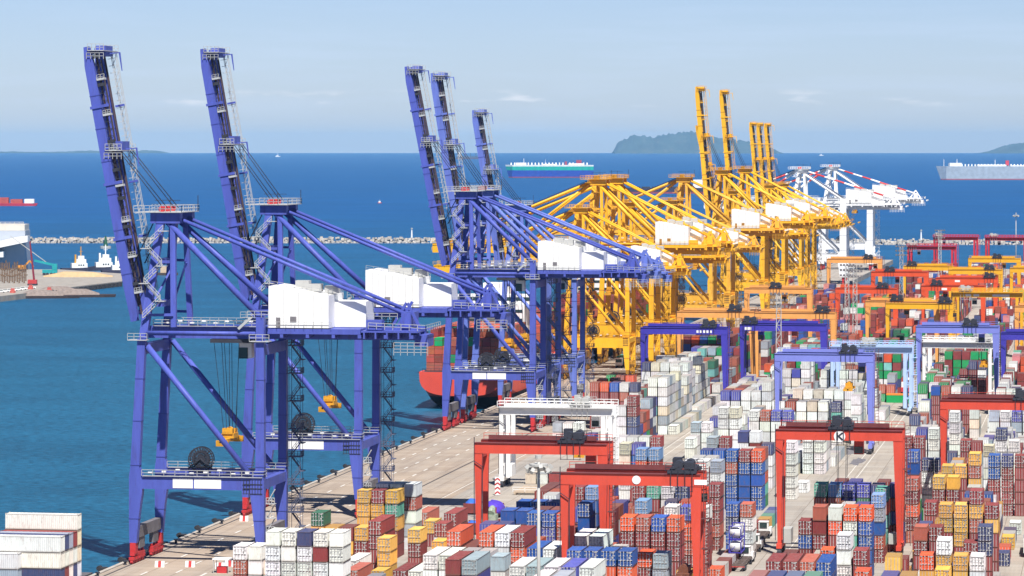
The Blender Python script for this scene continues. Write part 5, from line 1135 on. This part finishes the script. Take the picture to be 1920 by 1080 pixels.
    for k, (px, py, lab) in enumerate(((80, 559, 'laden dark barge nearest the left edge, off the far pier'), (112, 552, 'laden dark barge in the middle, off the far pier'), (148, 557, 'laden dark barge at the tip of the barge group'))):
        o = bg if k == 0 else copy_tree(bg); o.location = (*P(px, py, WL), WL); o['label'] = lab
    x, y = P(198, 466, WL); r = thing('buoy', (x, y, WL), label='dark green buoy with a pale base floating near the breakwater', cat='buoy'); MB().disc((0, 0, -.5), 4.4, 2.5, 'z', 14).build('float', CR['grey2'], r); MB().tube((0, 0, 2), (0, 0, 10), 2.0, 8, .6).build('tower', mat('buoy_green', (.02, .09, .05)), r)
    for px, py, lab in ((772, 450, 'white beacon tower on the breakwater left of the blue cranes'), (1727, 454, 'white beacon tower on the breakwater at the right')):
        x, y = P(px, py, 0); r = thing('beacon', (x, y, 2), label=lab, cat='beacon'); MB().tube((0, 0, 0), (0, 0, 7), .8, 10, .5).build('tower', wt, r); MB().disc((0, 0, 7), .9, 1.2, 'z', 10).build('lantern', CR['grey2'], r)
    hp = thing('sand_heap', (*P(150, 519), 0), TH, label='tan sand heap lying on the far pier below the tugs', cat='heap')
    MB().loft([[(q, -6 * s, 0), (q, -2 * s, 3 * s), (q, 2 * s, 3.2 * s), (q, 6 * s, 0)] for q, s in ((-22, .2), (-10, 1), (8, .9), (20, .2))]).build('sand', mat('sand', (.46, .33, .18), .95, .2, .3), hp)
    x, y = P(313, 516, WL); r = thing('work_boat', (x, y, WL), TH, label='small tan work boat seen past the blue crane legs', cat='boat'); MB().loft([[(q, -2 * w_, -1), (q, -2.2 * w_, 1.6), (q, 2.2 * w_, 1.6), (q, 2 * w_, -1)] for q, w_ in ((-6, .9), (3, 1), (7, .2))]).build('hull', mat('boat_dark', (.08, .06, .05)), r); MB().box(-4, 2, -1.6, 1.6, 1.6, 5.5).build('cabin', mat('boat_tan', (.55, .42, .28)), r)
pier_objects()

# ------------------------------------------------------------------ cranes, gantries, containers
def build_cranes():
    g = 'blue quay cranes with raised booms'
    for px, M_, tip, sc_, lab in ((251, blue, (-10.8, 98), 1, 'blue quay crane with its boom raised, nearest and leftmost in the photo'), (461, blue, (-10.8, 100), 1, 'blue quay crane with its boom raised, second from the left'),
                              (835, blue, (-12, 101.3), 1, 'blue quay crane standing over the red ship stern, the front one of its cluster'), (868, paleblue, (-9.8, 100), 1, 'paler blue quay crane with raised boom, close behind the cluster front crane'),
                              (938, paleblue, (-9.8, 97.8), .92, 'paler blue quay crane with the shortest raised boom of the blue ones')):
        o = make_crane('quay_crane', lab, g, M_, tip=tip); o.location = crane_spot(px); o.scale = (sc_,) * 3
    g2 = 'yellow quay cranes with lowered booms'
    y = make_crane('quay_crane', 'yellow quay crane with lowered boom, left one of the two with tall apexes', g2, yel, 'down', (-54, 0), 67.5, back=47, rope_z=34, th=1.6); y.location = crane_spot(1090)
    place(y, crane_spot(1124), label='yellow quay crane with lowered boom, right one of the two with tall apexes', group=g2)
    place(y, crane_spot(1060), sc=.86, label='smaller yellow quay crane with lowered boom, nearest of the yellow cranes', group=g2)
    place(y, crane_spot(1152), sc=.86, label='smaller yellow quay crane behind the two with tall apexes', group=g2)
    z = make_crane('quay_crane', 'amber quay crane with lowered boom, left of the tallest raised yellow boom', g2, ora, 'down', (-50, 0), 66, back=47, rope_z=34, th=1.4); z.location = crane_spot(1256)
    place(z, crane_spot(1236), sc=.86, label='smaller amber quay crane with lowered boom, beside the taller amber one', group=g2)
    g3 = 'yellow quay cranes with raised booms'
    t = make_crane('quay_crane', 'yellow quay crane with the tallest raised boom, left of its twin', g3, yel, 'up', (-6.5, 106.5), 68, back=47, th=1.6); t.location = crane_spot(1330)
    place(t, crane_spot(1374), label='yellow quay crane with a tall raised boom, right twin beside the tallest', group=g3)
    s_ = make_crane('quay_crane', 'yellow quay crane with a shorter raised boom touching the tallest boom', g3, yel, 'up', (-14.5, 104.5), 68, back=47, th=1.6); s_.location = crane_spot(1352); s_.scale = (.85,) * 3
    place(t, crane_spot(1425), sc=.86, label='yellow quay crane, left of the three short raised booms', group=g3)
    place(t, crane_spot(1438), sc=.86, label='yellow quay crane, middle of the three short raised booms', group=g3)
    place(t, crane_spot(1452), sc=.86, label='yellow quay crane, right of the three short raised booms', group=g3)
    g4 = 'white quay cranes with red striped stays'
    w_ = make_crane('quay_crane', 'white quay crane with red striped stays, the left one of the pair', g4, whi, 'down', (-40, 0), 64, back=50, rope_z=36, lw=.7, th=1.4); w_.location = crane_spot(1480); w_.scale = (1.25, 1.2, 1.03)
    place(w_, crane_spot(1540), label='white quay crane with red striped stays, the right one of the pair', group=g4)

def light_mast(px, py_top, hgt, kind, label):
    s = (py_top - Y0) / (H - hgt); d = FPX / s; xc = (px - 960) / s; x, y = -ST * d + CT * xc, CT * d + ST * xc
    r = thing('light_mast', (x, y, 0), TH, label=label, cat='light mast', group='floodlight masts of the yard'); gm = CR['grey2']; b = MB()
    if kind == 'pole': b.tube((0, 0, 0), (0, 0, hgt), .34, 12, .2); b.build('pole', gm, r, True)
    else:
        n = int(hgt / 2.2); wv = .9
        for a in (-1, 1):
            for c in (-1, 1): b.bar((a * wv, c * wv, 0), (a * wv * .7, c * wv * .7, hgt), .16, .16)
        for k in range(n):
            z0, z1 = k * hgt / n, (k + 1) * hgt / n; q = wv * (1 - .3 * k / n); sg = 1 if k % 2 else -1
            for c in (-1, 1): b.bar((-q * sg, c * q, z0), (q * sg, c * q, z1), .1, .1); b.bar((-q, c * q, z0), (q, c * q, z0), .1, .1); b.bar((c * q, -q * sg, z0), (c * q, q * sg, z1), .1, .1)
        b.build('lattice', gm, r)
    b = MB()
    if kind == 'pole':
        b.disc((0, 0, hgt - .6), 1.4, .3, 'z', 16); b.disc((0, 0, hgt + .5), .5, .5, 'z', 10); b.build('head_frame', gm, r); b = MB()
        for k in range(8):
            a = k * math.pi / 4 + .2; p = Vector((1.55 * math.cos(a), 1.55 * math.sin(a), hgt - .5 - .5 * (k % 2))); b.bar(p, p + Vector((math.cos(a) * .45, math.sin(a) * .45, -.45)), .55, .75)
            b.bar((0, 0, hgt - .4), p, .1, .1)
        build_each(b, 'floodlight', CR['grey2'], r)
    else:
        for z in (hgt - .3, hgt - 2.2, hgt - 4.1): b.bar((-2.6, 0, z), (2.6, 0, z), .14, .14)
        b.build('head_frame', CR['dark'], r); b = MB()
        for z in (hgt - .3, hgt - 2.2, hgt - 4.1):
            for k in range(5): b.box(-2.6 + k * 1.15, -1.9 + k * 1.15, -.55, -.05, z, z + .7)
        build_each(b, 'floodlight', CR['grey'], r)
def masts():
    light_mast(1010, 866, 32, 'pole', 'tall grey lamp post standing among the bottom containers')
    light_mast(1460, 551, 35, 'lattice', 'grey lattice light tower behind the dark blue gantry')
    light_mast(1588, 497, 35, 'lattice', 'left one of the twin dark floodlight masts mid yard')
    light_mast(1603, 499, 35, 'lattice', 'right one of the twin dark floodlight masts mid yard')
    light_mast(1690, 462, 35, 'lattice', 'dark floodlight mast standing before the far water')
    light_mast(1762, 432, 35, 'lattice', 'small floodlight mast in front of the far breakwater')
    light_mast(1905, 402, 36, 'pole', 'slender tall light pole near the right edge before the sea')

def yard_tractor():
    r = thing('yard_tractor', cat='truck', group='white yard tractors with empty trailers')
    cab = MB().box(-1.2, .7, 13.2, 14.9, 1.0, 3.1); cab.box(-1.25, .75, 13.1, 15, 3.1, 3.25); c = cab.build('cab', wt, r)
    b = MB().box(-1.0, .5, 13.05, 13.19, 2.0, 3.0); b.box(-1.0, .5, 14.91, 15.0, 1.9, 3.0); b.build('window', CR['glass'], c)
    b = MB().box(-1.2, 1.2, 13.0, 17.2, .7, 1.05); b.box(.75, 1.2, 14, 16.6, 1.05, 2.0); b.box(-.9, .4, 15.1, 17.1, 1.05, 1.6); b.build('tractor_frame', wt, r)
    b = MB().box(-.75, -.45, 0, 13, 1.05, 1.35); b.box(.45, .75, 0, 13, 1.05, 1.35)
    for y in (0, 2.4, 5, 8, 11, 12.8): b.box(-1.2, 1.2, y, y + .25, 1.0, 1.4)
    b.build('trailer_frame', mat('trailer_rust', (.13, .10, .09), .7, .4, .8), r)
    for y in (1.3, 2.8, 11.8, 16.2):
        for x in (-1.22, .72): MB().disc((x, y, .52), .52, .5, 'x', 14).build('wheel', CR['dark'], r)
    b = MB().bar((-1.2, 0, .9), (1.2, 0, .9), .12, .3); b.build('tail_bar', mat('tail_red', (.5, .05, .04)), r)
    return r
def barrier(px, py, label, o=[None]):
    x, y = P(px, py)
    if o[0] is None:
        r = thing('road_barrier', cat='barrier', group='red and white barriers on the apron')
        for k in range(3): MB().loft([[(-.9 + k * .6, -.45, 0), (-.9 + k * .6, .45, 0), (-.9 + k * .6, .2, 1.1), (-.9 + k * .6, -.2, 1.1)], [(-.3 + k * .6, -.45, 0), (-.3 + k * .6, .45, 0), (-.3 + k * .6, .2, 1.1), (-.3 + k * .6, -.2, 1.1)]]).build('block', mat('barrier_red', (.62, .05, .05)) if k == 1 else wt, r)
        o[0] = r
    else: r = copy_tree(o[0])
    r.location = (x, y, 0); r['label'] = label
def small_things():
    t = yard_tractor()
    for k, (px, py, lab) in enumerate(((1384, 1072, 'white yard tractor with an empty trailer, last of the queue'), (1402, 1048, 'white yard tractor with a rusty trailer, middle of the queue'), (1420, 1022, 'white yard tractor leading the queue beside the red gantry leg'))):
        o = t if k == 0 else copy_tree(t); x, y = P(px, py); o.location = (x, y, 0); o.rotation_euler.z = -.01; o['label'] = lab
    for px, py, lab in ((300, 1063, 'red and white barrier beside the nearest crane bogies'), (357, 1063, 'red and white barrier alone on the apron by the first crane'), (458, 977, 'red and white barrier at the second crane bogies'), (413, 1066, 'red and white barrier left of the small booth'), (431, 1062, 'red and white barrier right of the small booth'),
                         (1737, 897, 'red and white barrier left on the striped cross lane'), (1752, 898, 'red and white barrier behind the mustard pair'), (1897, 899, 'red and white barrier far right on the striped lane'), (1906, 900, 'red and white barrier at the right picture edge')): barrier(px, py, lab)
    x, y = P(417, 1074); r = thing('booth', (x, y, 0), label='small white roofed booth on the apron left of the red container', cat='booth')
    MB().box(-1.6, 1.6, -1.3, 1.3, 2.5, 2.75).build('roof', wt, r); b = MB()
    for a in (-1.4, 1.4):
        for c in (-1.1, 1.1): b.bar((a, c, 0), (a, c, 2.5), .12, .12)
    b.build('post', CR['grey2'], r); MB().box(-.9, .9, -.6, .6, 0, 1.2).build('desk', CR['red'], r)
    # covered loads on flat racks on the apron
    def tarp(px, py, w_, l, h, m, label):
        x, y = P(px, py); r = thing('covered_load', (x, y, 0), label=label, cat='cargo', group='covered loads on flat racks'); b = MB(); rnd = random.Random(int(px))
        rings = []
        for k in range(9):
            t = k / 8; e = math.sin(math.pi * min(1, max(0, t * .9 + .05))) ** .35; rings.append([(w_ / 2 * math.cos(a) * e * rnd.uniform(.92, 1.06), -l / 2 + l * t, .9 + h * max(0, math.sin(a)) ** .7 * e * rnd.uniform(.9, 1.06)) for a in [math.pi * i / 10 for i in range(11)]])
        b.loft(rings).build('tarpaulin', m, r, True)
        b = MB().box(-1.3, 1.3, -l / 2 - .6, l / 2 + .6, .3, .9); b.box(-1.3, 1.3, -l / 2 - .7, -l / 2 - .5, .3, 2.4); b.box(-1.3, 1.3, l / 2 + .5, l / 2 + .7, .3, 2.4); b.build('flat_rack', mat('rack_maroon', (.20, .045, .04), .7, .3), r)
    vm = mat('tarp_violet', (.09, .05, .45), .5, .25, 1.2, bump=.5); bm_ = mat('tarp_blue', (.04, .14, .55), .5, .25, 1.2, bump=.5)
    tarp(927, 968, 4.6, 8, 2.6, vm, 'load wrapped in violet tarpaulin by the red gantry leg'); tarp(885, 962, 3, 5, 2.2, bm_, 'load under bright blue tarpaulin left of the red gantry leg'); tarp(886, 1000, 2.6, 4, 1.8, bm_, 'small blue wrapped load behind the orange pair')
    x, y = P(921, 984); r = thing('machine_load', (x, y, 0), label='grey green machine strapped on a maroon rack below the violet load', cat='cargo'); b = MB().box(-1.2, 1.2, -1.5, 1.5, .9, 2.2); b.tube((0, -1, 2.2), (0, 1.6, 3.4), 1.0, 12, .6); b.bar((-1.1, -1, 2), (-.6, -1, 3.6), .3, .3); b.bar((1.1, -1, 2), (.6, -1, 3.6), .3, .3); b.build('machine', mat('machine_green', (.30, .36, .28), .6, .4, 1.5), r); MB().box(-1.4, 1.4, -3.2, 3.2, .3, .9).build('flat_rack', mat('rack_maroon', (.2, .045, .04)), r)
    x, y = P(962, 928); r = thing('loading_platform', (x, y, 0), label='low slatted tan platform behind the blue containers on the apron', cat='platform'); b = MB()
    for k in range(9): b.box(0, 11, k * 1.7, k * 1.7 + 1.1, .5, .72)
    b.box(.2, .6, 0, 14.5, .1, .5); b.box(5, 5.4, 0, 14.5, .1, .5); b.box(10.4, 10.8, 0, 14.5, .1, .5); b.build('deck', mat('platform_tan', (.47, .37, .27), .9, .25, .6), r)
    b = MB().rail([(0, -.2, .7), (11, -.2, .7)], 1.1, 2.6, .09); b.build('railing', wt, r)
    x, y = P(933, 929); r = thing('chevron_board', (x, y, 0), label='red and white chevron board at the corner of the apron', cat='sign'); MB().box(-.6, .6, -.08, .0, .1, 4.2).build('panel', wt, r); b = MB()
    for k in range(4): b.bar((-.6, -.1, .4 + k), (0, -.1, .9 + k), .3, .04); b.bar((0, -.1, .9 + k), (.6, -.1, .4 + k), .3, .04)
    b.build('chevron', CR['red'], r)
    # tank containers
    for k, (px, py, z, lab) in enumerate(((1366, 991, 2.6, 'white tank container, lower of the two beside the blue stack'), (1366, 991, 5.2, 'white tank container, upper of the two beside the blue stack'))):
        x, y = -70.9, 648; r = thing('tank_container', (x, y, k * 2.6 + 2.6), label=lab, cat='tank container', group='tank containers')
        MB().tube((1.22, .35, 1.3), (1.22, 5.7, 1.3), 1.1, 18).build('tank', wt, r, True); b = MB()
        for yy in (.1, 5.96):
            for xx in (.1, 2.34): b.bar((xx, yy, 0), (xx, yy, 2.58), .16, .16)
            b.bar((.1, yy, 2.5), (2.34, yy, 2.5), .16, .16); b.bar((.1, yy, .1), (2.34, yy, .1), .16, .16); b.bar((.1, yy, .1), (1.2, yy, 1.3), .1, .1)
        for xx in (.1, 2.34): b.bar((xx, .1, .1), (xx, 5.96, .1), .16, .16)
        b.build('frame', RT['dkb'], r)
    # trucks with boxes in the far lane
    def box_truck(px, py, boxc, label, flip=False):
        x, y = P(px, py); r = thing('container_truck', (x, y, 0), 0, label=label, cat='truck', group='trucks in the yard lanes')
        cb = MB().box(-1.2, 1.2, 0, 2.2, .9, 3.5); c = cb.build('cab', wt, r); MB().box(-1.05, 1.05, -.06, -.01, 2.0, 3.1).build('window', CR['glass'], c)
        MB().box(-1.22, 1.22, 2.9, 15, 1.4, 3.98).build('box_body', mat('truck_box_%s' % label[:6], boxc, .6, .15), r); MB().box(-1.0, 1.0, .2, 15.1, .8, 1.35).build('trailer_frame', CR['dark'], r)
        for q in (1, 4, 12.4, 13.8):
            for s in (-1.2, .75): MB().disc((s, q, .5), .5, .45, 'x', 12).build('wheel', CR['dark'], r)
    box_truck(1743, 707, (.05, .12, .35), 'white truck carrying a blue container below the white gantry'); box_truck(1160, 690, (.05, .35, .28), 'truck carrying a mint container on the quay by the yellow cranes'); box_truck(1931, 1046, (.04, .10, .30), 'dark blue truck at the right edge of the road')
    x, y = P(1662, 755); r = thing('open_top_container', (x, y, .02), 0, label='bright green container lying crosswise with an orange cover', cat='container'); MB().box(0, 7.2, 0, 2.4, 0, 2.3).build('body', mat('green_paint', (.012, .30, .085), .5, .1), r); MB().box(-.05, 7.25, -.05, 2.45, 2.3, 2.75).build('cover', mat('cover_orange', (.66, .22, .04), .6, .1), r)
    x, y = P(1693, 740); r = thing('reach_stacker', (x, y, 0), .2, label='red and white reach stacker beside the pale blue gantry leg', cat='reach stacker'); MB().box(-2, 2, 0, 6, .9, 2.2).build('body', CR['red'], r); MB().box(-.9, .9, 2.2, 4, 2.2, 3.8).build('cab', wt, r); MB().bar((1.4, 6, 3.4), (1.4, -1.5, 5.2), .7, .8).build('boom', wt, r)
    for q in (1, 5):
        for s in (-2.2, 1.6): MB().disc((s, q, .8), .8, .6, 'x', 14).build('wheel', CR['dark'], r)
    # bollards and fenders on the quay edge
    bo = thing('bollard', label='squat black mooring bollard on the quay edge', cat='bollard', group='bollards along the quay edge'); b = MB().tube((0, 0, 0), (0, 0, .6), .3, 10, .22); b.disc((0, 0, .6), .45, .25, 'z', 10); b.build('post', CR['dark'], bo)
    bo.location = (QE + 1.35, 560, 0)
    for k in range(1, 26): o = copy_tree(bo); o.location = (QE + 1.35, 560 + k * 18, 0)
    fe = thing('quay_fender', label='black rubber fender hanging on the quay wall', cat='fender', group='fenders along the quay wall'); b = MB().box(-1.2, 0, -1.1, 1.1, -2.4, .45); b.tube((-1.3, -.6, .3), (-1.3, .6, .3), .45, 10); b.build('rubber', mat('fender_black', (.035, .035, .04)), fe); fe.location = (QE, 568, 0)
    for k in range(1, 30): o = copy_tree(fe); o.location = (QE, 568 + k * 14, 0)
    # barge with crosswise long containers at the lower left
    bx = QE - .8; bt = thing('container_barge', (bx - 22, 585, WL), label='low barge under the crosswise white containers at lower left', cat='barge'); MB().box(0, 22.3, -40, 32, -1, 3.35).build('hull', mat('barge_grey', (.12, .11, .12), .8, .3), bt)
    paint = MATS['container_paint']; me = container_mesh(13.7, False); me.materials.append(paint); rf = roof_mesh(13.7); rf.materials.append(MATS['container_roof'])
    rows = [(-2.2, -7.3, 'GW'), (0, 0, 'NWW'), (2.55, 0, 'RWN'), (5.1, 0, 'WWG'), (7.65, 0, 'NWR'), (10.2, 0, 'WCCW')]
    nm = ['low row at left edge', 'nearest full row', 'second full row', 'middle row', 'row before the tallest', 'tallest row at the back']
    for k, (dy, dx, cols) in enumerate(rows):
        for t_, ch in enumerate(cols):
            o = bpy.data.objects.new('container', me); COL.objects.link(o); o.location = (bx - 13.7 + dx, 598.3 + dy + 2.44, .37 + t_ * 2.9); o.rotation_euler.z = -math.pi / 2; o.scale = (1, 1, 1.115); c = tuple(v * random.uniform(.9, 1.08) for v in CC[ch]); o.color = (*c, 1)
            if t_ == len(cols) - 1: q = bpy.data.objects.new('roof', rf); COL.objects.link(q); q.parent = o; q.color = o.color
            tier = ['topmost', 'under the topmost', 'third from top', 'fourth from top'][len(cols) - 1 - t_]
            tag(o, label='long %s container on the barge, %s, %s' % (CN[ch], tier, nm[k]), cat='container', group='long containers on the barge')
build_cranes(); build_rtgs(); masts(); build_containers(); small_things()
# ------------------------------------------------------------------ air
hz = bpy.data.materials.new('haze_air'); hz.use_nodes = True; t = hz.node_tree; t.nodes.clear(); ho = t.nodes.new('ShaderNodeOutputMaterial'); hv = t.nodes.new('ShaderNodeVolumePrincipled')
hv.inputs['Color'].default_value = (.30, .62, 1, 1); hv.inputs['Density'].default_value = HAZE; hv.inputs['Anisotropy'].default_value = -0.45; t.links.new(hv.outputs[0], ho.inputs['Volume'])
tag(MB().box(-48000, 48000, -48000, 48000, -14, 262).build('haze', hz), label='pale sea air that fades the far islands', cat='haze', kind='stuff')
